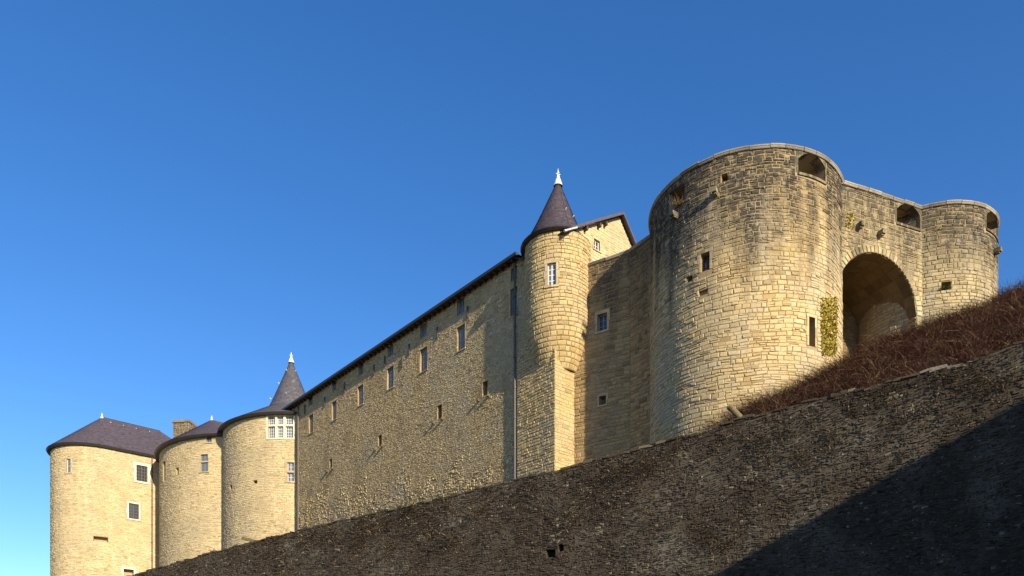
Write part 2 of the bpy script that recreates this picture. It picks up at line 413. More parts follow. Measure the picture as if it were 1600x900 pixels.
def surround(parent, o, mat, w=.2, proud=.03, name="window_surround", sill=True, label=None):
    S = o['S']; mb = MB(); a, b, c, e = o['u0'], o['u1'], o['v0'], o['v1']
    k = max(2, int((e-c)/.45)); hh = (e-c)/k
    for i in range(k):
        ww = w*(1.35 if i % 2 else .9)
        sbox(mb, S, a-ww, a, c+i*hh+.006, c+(i+1)*hh-.006, -.05, proud); sbox(mb, S, b, b+ww, c+i*hh+.006, c+(i+1)*hh-.006, -.05, proud)
    sbox(mb, S, a-w*1.2, b+w*1.2, e+.003, e+w*1.15, -.05, proud+.004, seg=2)
    if sill: sbox(mb, S, a-w*1.1, b+w*1.1, c-w*.8, c-.003, -.05, proud+.05, seg=2)
    return mb.build(name, mat, parent, label=label)
def window(parent, o, cols, rows, fmat, gmat, set_back=.16, fr=.06, barw=.03, mull=0, transom=None, panes=False, label=None):
    """window > pane: an outer frame with glazing bars; each pane its own sub-part where the photo tells them apart."""
    S = o['S']; a, b, c, e = o['u0']+.004, o['u1']-.004, o['v0']+.004, o['v1']-.004; d1 = -set_back; d0 = d1-.06
    mb = MB()
    sbox(mb, S, a, a+fr, c, e, d0, d1); sbox(mb, S, b-fr, b, c, e, d0, d1); sbox(mb, S, a+fr, b-fr, c, c+fr, d0, d1-.001); sbox(mb, S, a+fr, b-fr, e-fr, e, d0, d1-.001)
    for i in range(1, cols):
        u = a+(b-a)*i/cols; wd = barw*(1.8 if cols % 2 == 0 and i == cols//2 else 1); sbox(mb, S, u-wd/2, u+wd/2, c+fr, e-fr, d0, d1-.01)
    for j in range(1, rows):
        v = c+(e-c)*j/rows; sbox(mb, S, a+fr, b-fr, v-barw/2, v+barw/2, d0, d1-.013)
    w = mb.build("window", fmat, parent, label=label)
    pm = MB(); sbox(pm, S, a+fr*.5, b-fr*.5, c+fr*.5, e-fr*.5, d0+.015, d0+.03)
    pm.build("pane", gmat, w)
    return w
def coping(S, u0, u1, z, parent, w_in=.35, w_out=.13, h=.22, mat=None, step=.95, name="coping_stone", tilt=0):
    R = random.Random(int(u1*100)); u = u0
    while u < u1-.05:
        ww = min(R.uniform(.75, 1.2)*step, u1-u)
        if u1-(u+ww) < .25: ww = u1-u
        a, b = u+.012, u+ww-.012; dz = R.uniform(-.025, .025); do = R.uniform(-.015, .015)
        prof = [(-w_in, 0), (w_out*.55, 0), (w_out*.75, .04), (w_out*.8, .08), (w_out, .11), (w_out, h*.7), (w_out*.7, h*.93), (w_out*.2, h), (-w_in, h*1.02)]
        n = len(prof); seg = 3; v = []; f = []
        for i in range(seg+1):
            uu = a+(b-a)*i/seg; v += [S.pos(uu, z+pz+dz, pd+do) for pd, pz in prof]
        for i in range(seg): f += [(i*n+k, (i+1)*n+k, (i+1)*n+(k+1) % n, i*n+(k+1) % n) for k in range(n)]
        f += [tuple(range(n)), tuple(seg*n+k for k in range(n-1, -1, -1))]
        mobj(name, v, f, mat or M_COPE, parent, tones=[R.random()]*len(f))
        u += ww
def ring(S, u0, u1, prof, parent, name, mat, du=.5):
    k = max(2, int((u1-u0)/du)); n = len(prof); v = []; f = []
    for i in range(k+1):
        u = u0+(u1-u0)*i/k; v += [S.pos(u, z, d) for d, z in prof]
    for i in range(k): f += [(i*n+j, (i+1)*n+j, (i+1)*n+(j+1) % n, i*n+(j+1) % n) for j in range(n)]
    f += [tuple(range(n)), tuple(k*n+j for j in range(n-1, -1, -1))]
    return mobj(name, v, f, mat, parent, tones=[.5]*len(f))
def slates(E, T, rows, parent, mat, curve=None, lift=.02, name="roof", seedv=3):
    """Slate rows lofted from the eave points E to the top points T; every row overlaps the one below."""
    R = random.Random(seedv); mb = MB(); n = len(E)
    def P(i, t):
        s = curve(t) if curve else (t, t)
        e, q = E[i], T[i]; return (e[0]+(q[0]-e[0])*s[0], e[1]+(q[1]-e[1])*s[0], e[2]+(q[2]-e[2])*s[1])
    for k in range(rows):
        t0, t1 = k/rows, (k+1)/rows
        for i in range(n-1):
            a, b, c, d = P(i, t0), P(i+1, t0), P(i+1, t1), P(i, t1)
            nv = (Vector(b)-Vector(a)).cross(Vector(d)-Vector(a)) if k < rows-1 else (Vector(b)-Vector(a)).cross(Vector(P(i, t1))-Vector(b))
            if nv.length < 1e-9: nv = Vector((0, 0, 1))
            nv = nv.normalized()*lift*R.uniform(.7, 1.3)
            if nv.z < 0: nv = -nv
            a2 = tuple(Vector(a)+nv); b2 = tuple(Vector(b)+nv)
            mb.add([a2, b2, c, d, a, b], [(0, 1, 2, 3), (4, 5, 1, 0)], R.random())
    return mb.build(name, mat, parent)
def finial(parent, x, y, z, r, h):
    mb = MB(); lathe(mb, (x, y), [(r, z), (r*.78, z+h*.18), (r*.5, z+h*.40), (r*.34, z+h*.44), (r*.42, z+h*.5), (r*.30, z+h*.56), (r*.16, z+h*.8), (.005, z+h)], 14)
    for k in range(4):
        a = k*math.pi/2+.4; bar(mb, (x, y, z+h*.66), (x+math.cos(a)*r*.5, y+math.sin(a)*r*.5, z+h*.70), r*.09, 6)
    return mb.build("finial", M_ZINC, parent)
def pipe(parent, S, u, v0, v1, d=.1, r=.055, name="drainpipe"):
    mb = MB(); bar(mb, S.pos(u, v0, d), S.pos(u, v1, d), r, 8)
    z = v0+1
    while z < v1: bar(mb, S.pos(u, z, d), S.pos(u, z+.08, d), r*1.5, 8); z += 2
    return mb.build(name, M_PIPE, parent)

# ------------------------------------------------------------------ the ground and the terrain
def wallY(x): return 37.48-.7059*x
def zwall(x):
    Y = wallY(x) if x < 40 else 9
    px = CX+F*x/max(Y, 8); px = min(max(px, 0), 2100)
    return ZC+(HY-WALLTOP(px))/F*(63720/(px+900))
def terrain(x, y):
    yw = wallY(x)+.9; zw = zwall(x)-.45
    yf = 39.4+max(0, x-13.4)*.37
    zf = max(11.3+ZC-.3, ZC+14.85+.56*(x-11.25)-.055*max(0, x-21))
    if x < 6: yf = max(yf, yw+8)
    s = max(0, (y-yw)/max(yf-yw, 1))
    mnd = .32*math.sin(x*1.35+y*.6)*math.sin(y*.9-x*.25+1)+.14*math.sin(x*2.9-y*1.7)
    return zw+(zf-zw)*min(s, 1)+max(0, s-1)*.5+mnd*min(1, max(0, s)*3)*(1-.7*min(1, s))
g = MB(); g.add([(-3000, -3000, 0), (3000, -3000, 0), (3000, 3000, 0), (-3000, 3000, 0)], [(0, 1, 2, 3)], .5)
o = g.build("ground", M_GRASSY, origin=(0, 0, 0), kind="structure")
v = []; f = []; nx, ny = 150, 50
for i in range(nx+1):
    x = -60+105*i/nx
    for j in range(ny+1):
        y = wallY(x)+.3+j*1.3
        if j == 0: y = wallY(x)+.35
        v.append((x, y, terrain(x, y)))
for i in range(nx):
    for j in range(ny): f.append((i*(ny+1)+j, (i+1)*(ny+1)+j, (i+1)*(ny+1)+j+1, i*(ny+1)+j+1))
mobj("hillside_bank", v, f, M_SOIL, kind="structure", tones=[.5]*len(f), smooth=True)

# ------------------------------------------------------------------ rubble wall in the foreground
rw = empty("rampart_wall", (2.1, 36, 0), "long dark rubble rampart wall sloping across the whole foreground", "wall")
pts = []
for px in (-150, 100, 240, 400, 600, 800, 868, 880, 1000, 1150, 1300, 1500, 1600, 1900, 2300):
    Y = 63720/(px+900); pts.append(((px-CX)/F*Y, Y))
RW = Path(pts); TOPREF = 14.0
def rwtop(u):
    x, y, _, _ = RW.pn(u); return zwall(x)+.03*math.sin(u*1.9)+.03*math.sin(u*4.7+1)
hole_r = [RW.rect(853, 858, 868, 872), RW.rect(872, 850, 881, 862)]
ops = [opening(RW, r, .5) for r in hole_r]
for q in ops:   # the sheet is stretched to the crest, so the cut is given in stretched heights and the reveals in real ones
    k = TOPREF/rwtop((q['u0']+q['u1'])/2); q['rv'] = (q['v0'], q['v1']); q['v0'] *= k; q['v1'] *= k
mb = shell(RW, 0, RW.len, 0, TOPREF, ops, top=rwtop, du=1.0)
mb.build("wall_core", M_MORTAR_D, rw)
ua = RW.hit(150)[0]; ub = RW.hit(1660)[0]
def rspot(px, py): q = RW.hit(px); return (q[0], ZC+(HY-py)/F*RW.pn(q[0])[1])
PALE = [(*rspot(px, py), r) for px, py, r in ((1068, 722, .45), (1060, 712, .3), (892, 792, .5), (880, 816, .5), (868, 842, .45), (1180, 738, .3), (1172, 745, .3), (1022, 690, .35), (915, 768, .4), (935, 830, .3), (1235, 690, .3), (1390, 622, .4), (1430, 640, .5), (1330, 660, .4), (712, 775, .3), (660, 840, .35), (1000, 886, .4), (1030, 884, .35), (1060, 880, .35), (1090, 878, .35), (1115, 874, .3))]
def rtone(R, u, v):
    for a, b, r in PALE:
        if ((u-a)/r)**2+((v-b)/(r*.55))**2 < 1 and R.random() < .6: return R.uniform(.8, 1)
    k = R.random(); return k*.72 if k < .95 else R.uniform(.72, .95)
seg_st = []
ud = RW.hit(874)[0]; vd = 5.0
NS = 4
uu = [ua, RW.hit(600)[0], RW.hit(900)[0], RW.hit(1200)[0], ub]
for k in range(NS):
    xm = max(RW.pn(uu[k])[1], 1); sc = max(.8, min(1.45, xm/36))
    lowpx = 915; vlow = ZC+(HY-lowpx)/F*RW.pn(uu[k+1])[1]-.3
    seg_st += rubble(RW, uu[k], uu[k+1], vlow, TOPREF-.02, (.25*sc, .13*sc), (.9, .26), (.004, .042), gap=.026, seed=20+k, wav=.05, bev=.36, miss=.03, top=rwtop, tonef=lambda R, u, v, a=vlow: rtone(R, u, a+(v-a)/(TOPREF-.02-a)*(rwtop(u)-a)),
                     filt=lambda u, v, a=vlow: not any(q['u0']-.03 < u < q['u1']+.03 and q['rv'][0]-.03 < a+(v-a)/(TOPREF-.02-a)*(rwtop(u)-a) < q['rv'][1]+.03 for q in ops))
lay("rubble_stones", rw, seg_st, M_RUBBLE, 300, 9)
# crest of flat stones, mostly pale along one stretch
R = random.Random(5); u = RW.hit(190)[0]; w0, w1 = RW.hit(1395)[0], RW.hit(1512)[0]
while u < ub:
    ww = R.uniform(.18, .6); hh = R.uniform(.03, .11); z = rwtop(u+ww/2)-.05; mbx = MB(); pale = R.random() < (.75 if w0 < u < w1 else .07)
    sbox(mbx, RW, u+.008, u+ww-.008, z, z+hh+.02, -.8, R.uniform(.0, .06))
    vv = [(p[0]+R.uniform(-.02, .02), p[1]+R.uniform(-.02, .02), p[2]+R.uniform(-.03, .03)) for p in mbx.v]
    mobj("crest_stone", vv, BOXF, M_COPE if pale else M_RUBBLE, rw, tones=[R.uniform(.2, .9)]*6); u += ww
# back face so that the wall has its thickness
mb = MB(); k = 60
for i in range(k):
    a = RW.len*i/k; b_ = RW.len*(i+1)/k
    mb.add([RW.pos(a, rwtop(a)-.02, 0), RW.pos(b_, rwtop(b_)-.02, 0), RW.pos(b_, rwtop(b_)-.02, -1), RW.pos(a, rwtop(a)-.02, -1), RW.pos(a, 0, -1), RW.pos(b_, 0, -1)], [(0, 1, 2, 3), (3, 2, 5, 4)], .5)
mb.build("wall_back", M_MORTAR_D, rw)

# ------------------------------------------------------------------ big round tower
def tower_disc(S, c, r, z, parent, mat, name="platform"):
    n = 48; mobj(name, [(c[0]+r*math.cos(2*math.pi*i/n), c[1]+r*math.sin(2*math.pi*i/n), z) for i in range(n)], [tuple(range(n))], mat, parent, tones=[.5])
HT = ZC+29.15
TC = (13.43, 44.65); TR = 5.3
bt = empty("round_tower", (TC[0], TC[1], 11), "huge round stone tower with weathered parapet, largest tower in the castle", "tower")
S = BT = circle(TC, TR)
zt = HT-.28
o_emb = opening(S, S.rect(1247, 240, 1289, 275), 1.9)
o_embl = opening(S, S.rect(1046, 292, 1070, 322), .8)
o_win = opening(S, S.rect(1095, 395, 1109, 423), .45)
o_slot = opening(S, S.rect(1263.5, 496, 1273, 541), .6)
o_hole = opening(S, S.rect(1127, 271, 1137, 284), .5)
o_notch = opening(S, S.rect(1073, 431, 1082, 440), .3)
o_hole2 = opening(S, S.rect(1092, 453, 1106, 461), .15)
bops = [o_emb, o_embl, o_win, o_slot, o_hole, o_notch, o_hole2]
shell(S, 0, S.len, 9, zt, bops).build("tower_core", M_MORTAR, bt)
tower_disc(S, TC, TR-.02, zt-.02, bt, M_COPE)
def ang(c, a, r): return math.radians(a+270)*r
def ttone(R, u, v): return min(1, max(0, R.gauss(.5, .2)))
st = masonry(S, ang(TC, -205, TR), ang(TC, -20, TR), 13.5, zt, (.14, .28), (.24, .64), (.008, .042), gap=.024, blocks=[blk(q, .17 if q in (o_win, o_emb, o_slot) else .02) for q in bops], seed=3, wav=.045, split=.2, bev=.2, jit=.9, miss=.006, tonef=ttone)
lay("masonry", bt, st, M_TOWER, 300)
coping(S, ang(TC, -230, TR), ang(TC, 10, TR), zt, bt)
surround(bt, o_win, M_TOWER, .14, .03, sill=False)
surround(bt, o_slot, M_TOWER, .13, .035, "slot_surround", sill=False)
window(bt, o_win, 2, 3, M_IRON, M_GLASS, .3)
def embrasure(parent, o, label=None, w=.15):
    """Dressed surround of a gun port: jambs, a sill ledge, and a lintel with a low arch cut in it."""
    S = o['S']; mb = MB(); a, b, c, e = o['u0'], o['u1'], o['v0'], o['v1']; h = e-c
    k = 3
    for i in range(k):
        ww = w*(1.35 if i % 2 else .85)
        sbox(mb, S, a-ww, a, c+h*i/k+.004, c+h*(i+1)/k-.004, -.05, .016, .5); sbox(mb, S, b, b+ww*.7, c+h*i/k+.004, c+h*(i+1)/k-.004, -.05, .016, .3)
    sbox(mb, S, a-w, b+w*.7, e+.003, e+.14, -.05, .02, .6, seg=4)
    n = 20; ed = [(a+(b-a)*i/n, e-h*(.02+.36*abs(i/n*2-1)**2.2)) for i in range(n+1)]     # arched underside of the lintel
    for (x0, y0), (x1, y1) in zip(ed, ed[1:]):
        mb.add([S.pos(x0, y0, .03), S.pos(x1, y1, .03), S.pos(x1, e, .03), S.pos(x0, e, .03), S.pos(x0, y0, -.5), S.pos(x1, y1, -.5)], [(0, 1, 2, 3), (0, 4, 5, 1)], .5)
    sbox(mb, S, a-.02, b+.06, c-.13, c-.003, -.3, .07, .6, seg=4)
    mb.build("gunport_surround", M_GATE, parent, label=label)
embrasure(bt, o_emb)
def stub(parent, S, px, py, name="corbel", L=.45, w=.24, h=.26):
    u, v = S.hit(px, py); mb = MB(); sbox(mb, S, u-w/2, u+w/2, v-h*.4, v+h/2, -.1, L, .8)
    sbox(mb, S, u-w*.4, u+w*.4, v-h*.7, v-h*.4-.003, -.1, L*.75, .6)
    return mb.build(name, M_RIGHT, parent)
stub(bt, S, 1119, 303); stub(bt, S, 1058, 338)

# ------------------------------------------------------------------ gate wall with its great arch
G0 = (17.82, 41.94); gd = (.9313, .3643)
GW_ = empty("gate_wall", (20.8, 43.1, 11), "high stone curtain wall pierced by the great arched recess between two round towers", "wall")
S = GW = Path([(G0[0]-gd[0]*1.2, G0[1]-gd[1]*1.2), (G0[0]+gd[0]*8, G0[1]+gd[1]*8)])
uL = GW.hit(1308)[0] if True else 0; uR = GW.hit(1432)[0]
uc = (uL+uR)/2; ra = (uR-uL)/2; zs = GW.hit(1370, 396)[1]-ra
o_emg = opening(S, S.rect(1401, 319, 1437, 353), 1.9)
def arch_bottom(u):
    if uL < u < uR: return zs+math.sqrt(max(0, ra*ra-(u-uc)**2))
    return zs-.001
top_ops = [o_emg]
# upper sheet above the springing, cut by the arch; side sheets below it
n_c = [uL+(uR-uL)*i/28 for i in range(29)]
vv0 = zs+ra+.1
mb = shell(S, 0, S.len, vv0, zt, top_ops)
for a, b_ in zip([0]+n_c, n_c+[S.len]):
    for k in range(1):
        za, zb = arch_bottom(a+1e-6) if a > uL-1e-9 and a < uR else zs, arch_bottom(b_-1e-6) if uL < b_ <= uR+1e-9 else zs
        if b_ <= uL+1e-9 or a >= uR-1e-9: za = zb = 9
        mb.add([S.pos(a, za), S.pos(b_, zb), S.pos(b_, vv0), S.pos(a, vv0)], [(0, 1, 2, 3)], .5)
mb.build("wall_core", M_MORTAR, GW_)
DEP = 4.0
def arch_block(v0, v1):
    vm = (v0+v1)/2
    if vm < zs: return (uL-.02, uR+.02)
    q = (ra+.42)**2-(vm-zs)**2
    if q <= 0: return None
    q = math.sqrt(q); return (uc-q, uc+q)
st = masonry(S, .2, S.len-.3, 14, zt, (.17, .30), (.28, .66), (.012, .045), gap=.026, blocks=[arch_block, blk(o_emg, .18)], seed=8, wav=.02, split=.1, bev=.22, jit=.7, tonef=ttone)
# voussoirs
nv = 34
for i in range(nv):
    a0 = math.pi*i/nv; a1 = math.pi*(i+1)/nv; g_ = .006
    r0 = ra-.0; r1 = ra+.40*RND.uniform(.85, 1.1); cs = [(r0, a1-g_), (r0, a0+g_), (r1, a0+g_), (r1, a1-g_)]
    vs = []
    for (dd, ins) in ((-.04, 0), (.03, .01), (.05, .03)):
        for (r_, a_) in cs:
            rr = r_+(ins if r_ == r0 else -ins); aa = a_+(-ins/ra if a_ == cs[0][1] else ins/ra)
            vs.append(S.pos(uc+rr*math.cos(aa), zs+rr*math.sin(aa), dd))
    st.append((vs, RND.random()))
lay("masonry", GW_, st, M_GATE, 300)
coping(S, .35, S.len-.4, zt, GW_)
embrasure(GW_, o_emg)
# the recess: vault, side walls, back wall, all of coursed stone
nb = (-gd[1], gd[0])                     # into the wall
def rec(u, dpt): x, y, _, _ = GW.pn(u); return (x+nb[0]*dpt, y+nb[1]*dpt)
mb = MB(); prev = None
for i in range(29):
    a_ = math.pi*i/28; u_ = uc+ra*math.cos(a_); z_ = zs+ra*math.sin(a_)
    cur = (rec(u_, 0.0), rec(u_, DEP), z_)
    if prev:
        mb.add([(*prev[0], prev[2]), (*cur[0], cur[2]), (*cur[1], cur[2]), (*prev[1], prev[2])], [(0, 1, 2, 3)], .5)
    prev = cur
for u_ in (uL, uR):
    a_, b_ = rec(u_, 0), rec(u_, DEP); mb.add([(*a_, 9), (*b_, 9), (*b_, zs), (*a_, zs)], [(0, 1, 2, 3)], .5)
a_, b_ = rec(uL, DEP), rec(uR, DEP); mb.add([(*a_, 9), (*b_, 9), (*b_, zs+ra), (*a_, zs+ra)], [(0, 1, 2, 3)], .5)
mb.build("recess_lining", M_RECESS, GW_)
SIDE = Path([rec(uR, DEP), rec(uR, .02)])      # right inner face, seen from the left
st = masonry(SIDE, 0, SIDE.len, 15, zs, (.26, .38), (.4, .85), (.02, .05), gap=.03, seed=12, split=.05, bev=.2, tonef=ttone)
BACK = Path([rec(uL, DEP-.01), rec(uR, DEP-.01)])
st2 = masonry(BACK, 0, BACK.len, 15, zs+ra, (.16, .3), (.25, .6), (.01, .03), gap=.025, seed=13, tonef=ttone,
              blocks=[lambda a, b: (-1, uc-uL-math.sqrt(max(0, ra*ra-max(0, b-zs)**2))), lambda a, b: (uc-uL+math.sqrt(max(0, ra*ra-max(0, b-zs)**2)), 99)])
# vault stones on the intrados
st3 = []; Rv = random.Random(4); na = 15
for i in range(na):
    a0 = math.pi*i/na; a1 = math.pi*(i+1)/na; d_ = .02
    while d_ < DEP-.1:
        w_ = Rv.uniform(.4, .8); d2 = min(d_+w_, DEP-.05); pr = Rv.uniform(.01, .04); vs = []
        for (dd, ins) in ((-.04, 0), (pr*.6, .02), (pr, .05)):
            for (aa, q_) in ((a0+.004, d2-.012), (a0+.004, d_+.012), (a1-.004, d_+.012), (a1-.004, d2-.012)):
                a2 = aa+(ins/ra if aa < (a0+a1)/2 else -ins/ra); q2 = q_+(ins if q_ < (d_+d2)/2 else -ins)
                x, y = rec(uc+(ra-dd)*math.cos(a2), q2); vs.append((x, y, zs+(ra-dd)*math.sin(a2)))
        st3.append((vs, ttone(Rv, 0, 0))); d_ = d2
mbv = MB()
for vs, t in st2+st3: mbv.add(vs, STF, t)
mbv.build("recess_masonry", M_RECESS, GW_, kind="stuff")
lay("side_masonry", GW_, st, M_TURRET, 60)
stub(GW_, S, 1340, 355, L=.4); stub(GW_, S, 1373, 367, L=.4)

# ------------------------------------------------------------------ right-hand round tower
EC = (25.46, 47.65); ER = 3.95
et = empty("round_tower", (EC[0], EC[1], 14), "smaller grey round tower at the right end above the red thicket", "tower")
S = ET = circle(EC, ER)
o_e = opening(S, S.rect(1541, 328, 1558.5, 362), 1.6)
o_e2 = opening(S, S.rect(1471, 440, 1486, 451), .4)
shell(S, 0, S.len, 14, zt, [o_e, o_e2]).build("tower_core", M_MORTAR, et)
tower_disc(S, EC, ER-.02, zt-.02, et, M_COPE)
st = masonry(S, ang(EC, -190, ER), ang(EC, -5, ER), 19, zt, (.16, .28), (.26, .62), (.012, .045), gap=.026, blocks=[blk(o_e, .17), blk(o_e2, .02)], seed=5, wav=.02, split=.1, bev=.2, jit=.7, tonef=ttone)
lay("masonry", et, st, M_RIGHT, 300)
coping(S, ang(EC, -215, ER), ang(EC, 30, ER), zt, et)
embrasure(et, o_e); stub(et, S, 1553, 394, L=.4)

# ------------------------------------------------------------------ link wall between turret and big tower
LK = Path([(3.55, 49.25), (7.23, 46.9)]); LK2 = Path([(7.23, 46.9), (8.55, 45.0)])
lk = empty("link_wall", (6, 48, 11), "shaded stone link wall between corner turret and huge round tower", "wall")
zl = ZC+28.05
o_l1 = opening(LK, LK.rect(933.5, 490, 948.5, 517), .4); o_l2 = opening(LK, LK.rect(936, 618.5, 947, 633), .5)
mb = shell(LK, 0, LK.len, 9, zl, [o_l1, o_l2]); mb2 = shell(LK2, 0, LK2.len, 9, zl); mb.add(mb2.v, mb2.f, .5)
mb.build("wall_core", M_MORTAR, lk)
st = masonry(LK, 0, LK.len, 13, zl, (.17, .32), (.28, .75), (.012, .05), gap=.028, blocks=[blk(o_l1, .15), blk(o_l2, .1)], seed=15, split=.12, bev=.22, tonef=ttone)
st += masonry(LK2, 0, LK2.len, 13, zl, (.17, .32), (.28, .75), (.012, .05), gap=.028, seed=16, split=.12, bev=.22, tonef=ttone)
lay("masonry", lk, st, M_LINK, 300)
surround(lk, o_l1, M_ASHLAR, .15, .03); window(lk, o_l1, 2, 3, M_FRAME_D, M_GLASS, .2)
surround(lk, o_l2, M_ASHLAR, .1, .02, "hole_surround")
coping(LK, 0, LK.len, zl, lk, w_in=.5, w_out=.12, h=.2); coping(LK2, 0, LK2.len, zl, lk, w_in=.5, w_out=.12, h=.2)
mb = MB(); mb.add([LK.pos(0, zl), LK.pos(LK.len, zl), LK2.pos(LK2.len, zl), LK2.pos(LK2.len, zl, -2), LK.pos(0, zl, -2)], [(0, 1, 2, 3, 4)], .5); mb.build("wall_walk", M_COPE, lk)

# ------------------------------------------------------------------ the long range
K = 45.13; RD = (.6628, -.7488); RN = (-.7488, -.6628); IN = (.7488, .6628)
def rpt(px, c=K):
    m_ = (px-CX)/F; Y = c/(.885+m_); return (m_*Y, Y)
rg = empty("castle_range", (-10, 62, 9), "long straight castle range with two rows of windows under a dark eave", "castle wing")
C2 = (2.67, 47.83); pL = rpt(447); pR = (C2[0]+IN[0]*.1-RD[0]*.25, C2[1]+IN[1]*.1-RD[1]*.25)
pG = (pR[0]+RD[0]*1.0, pR[1]+RD[1]*1.0)
S = RG = Path([pL, pR])
zev = ZC+29.75
wins_up = [(798, 418, 808.5, 437), (714, 467, 726, 490), (656, 507, 667, 526), (605.5, 540, 615, 556), (560, 568, 568, 585), (519, 595, 526, 610), (482, 617, 489, 633)]
wins_lo = [(797.5, 450, 808.5, 493), (714, 509, 726.5, 547), (656.4, 544, 667.5, 580), (605, 574, 615, 607), (559, 602.5, 567.7, 633), (518.7, 627, 526, 656), (482.7, 648, 489.7, 676.5)]
slits = [(754, 596, 762, 618), (683.5, 633, 690.5, 654), (591, 680, 596.7, 696), (515, 717, 519.3, 731)]
OU = [opening(S, S.rect(*r), .45) for r in wins_up]; OL = [opening(S, S.rect(*r), .45) for r in wins_lo]; OS = [opening(S, S.rect(*r), .55) for r in slits]
shell(S, 0, S.len, 9, zev, OU+OL+OS, du=1.2).build("facade_core", M_MORTAR, rg)
def ftone(R, u, v): return min(1, max(0, R.gauss(.48, .27)))
def fh(v): return 1.0 if v > 19 else 1.25
def ragtop(u):
    x, y, _, _ = S.pn(u); zb = ZC+(HY-WALLTOP(CX+F*x/y))/F*y
    k = math.floor(u/1.1); return zb+.8+2.4*(1-u/S.len)+.9*math.sin(k*2.1)+.5*math.sin(k*5.3+1)
st = rubble(S, 0, S.len, 11.5, zev, (.32, .16), (1.6, .42), (.002, .024), gap=.02, blocks=[blk(q, .1) for q in OU+OL]+[blk(q, .06) for q in OS], seed=31, wav=.03, bev=.38, jit=.8, miss=.006, tonef=ftone, filt=lambda u, v: v > ragtop(u))
st += rubble(S, 0, S.len, 11.5, 22, (.36, .24), (1.2, .5), (.004, .05), gap=.034, seed=32, wav=.06, bev=.3, jit=1.0, miss=.10, tonef=ftone, filt=lambda u, v: v <= ragtop(u))
lay("masonry", rg, st, M_RANGE, 300, 8)
for q in OU: surround(rg, q, M_TURRET, .10, .014, sill=False); window(rg, q, 2, 2, M_FRAME_D, M_GLASS_L, .14)
for q in OL: surround(rg, q, M_TURRET, .10, .014); window(rg, q, 2, 5, M_FRAME_D, M_GLASS_L, .14)
for q in OS:
    surround(rg, q, M_TURRET, .09, .014, "slit_surround", sill=False)
    for side in (-1, 1):
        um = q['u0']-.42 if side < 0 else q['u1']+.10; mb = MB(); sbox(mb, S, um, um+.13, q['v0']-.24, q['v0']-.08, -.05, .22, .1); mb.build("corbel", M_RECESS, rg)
# wall anchors: short dark iron bars
for (x0, y0, h_) in ((684, 520, 16), (640, 546, 14), (629, 566, 14), (731.5, 488, 14), (585, 578, 12), (539, 605, 12), (508, 628, 12), (477, 640, 12), (602, 565, 12)):
    u_, v_ = S.hit(x0, y0); mb = MB(); sbox(mb, S, u_-.05, u_+.05, v_-.42, v_+.42, 0, .10); mb.build("wall_anchor", M_IRON, rg)
pipe(rg, S, S.hit(808.6)[0]-.12, 10, zev-.2, .14, .07)
pipe(rg, S, S.hit(467.5)[0], 10, zev-.2, .12, .07)
# roof: eave, rafters, two slopes, gable
zr = ZC+32.7; dR = 5.15; dB = 8.6
def inn(p, t, z): return (p[0]+IN[0]*t, p[1]+IN[1]*t, z)
eL = (pL[0]-RD[0]*1.5, pL[1]-RD[1]*1.5); eR = (pG[0]+RD[0]*.32, pG[1]+RD[1]*.32); eG = rpt(816)
nseg = 60
E = [inn((eL[0]+(eR[0]-eL[0])*i/nseg, eL[1]+(eR[1]-eL[1])*i/nseg), *((-.5, zev+.10) if i < nseg-6 else (-.3, zev-.34))) for i in range(nseg+1)]
T = [inn((eL[0]+(eR[0]-eL[0])*i/nseg, eL[1]+(eR[1]-eL[1])*i/nseg), dR, zr+.14) for i in range(nseg+1)]
roof = slates(E, T, 24, rg, M_SLATE, curve=lambda t: (t, t**1.12))
Bk = [inn((eR[0]+(eL[0]-eR[0])*i/nseg, eR[1]+(eL[1]-eR[1])*i/nseg), dB, zr-3.9) for i in range(nseg+1)]
slates(Bk, T[::-1], 20, rg, M_SLATE, name="back_roof")
for t0, t1, z0, z1, nm in ((-.3, dR, zev-.34, zr+.14, "verge_board"), (dR, dB, zr+.14, zr-3.9, "verge_board")):
    mb = MB()
    for i in range(8):
        a, b_ = i/8, (i+1)/8
        q = lambda s, dz, o_: (lambda p: (p[0]+RD[0]*o_, p[1]+RD[1]*o_, p[2]+dz))(inn(eR, t0+(t1-t0)*s, z0+(z1-z0)*(s**.96 if t0 < 0 else s)))
        mb.add([q(a, -.15, .06), q(b_, -.15, .06), q(b_, .03, .06), q(a, .03, .06), q(a, -.15, -.05), q(b_, -.15, -.05), q(b_, .03, -.05), q(a, .03, -.05)], BOXF, .5)
    mb.build(nm, M_SLATE, rg)
mb = MB(); q0 = inn(eR, -.62, zev); mb2 = [inn(eR, -.34, zev-.40), inn(eR, .75, zev+.26)]
bar(mb, tuple(mb2[0]), tuple(mb2[1]), .07, 8); mb.build("verge_flashing", M_ZINC, rg)
ring(Path([eL, eG]), 0, math.hypot(eG[0]-eL[0], eG[1]-eL[1]), [(.38, zev-.06), (.58, zev-.06), (.60, zev+.12), (.38, zev+.12)], rg, "gutter", M_GUTTER, 3)
mb = MB(); Lr = math.hypot(eG[0]-eL[0], eG[1]-eL[1]); PE = Path([eL, eG]); u_ = .3
while u_ < Lr-.2: sbox(mb, PE, u_, u_+.12, zev-.16, zev-.005, -.1, .40); u_ += .6
mb.build("rafters", M_WOOD, rg)
mb = MB(); sbox(mb, PE, 0, Lr, zev+.003, zev+.05, -.2, .42, seg=1); mb.build("soffit_board", M_WOOD, rg)
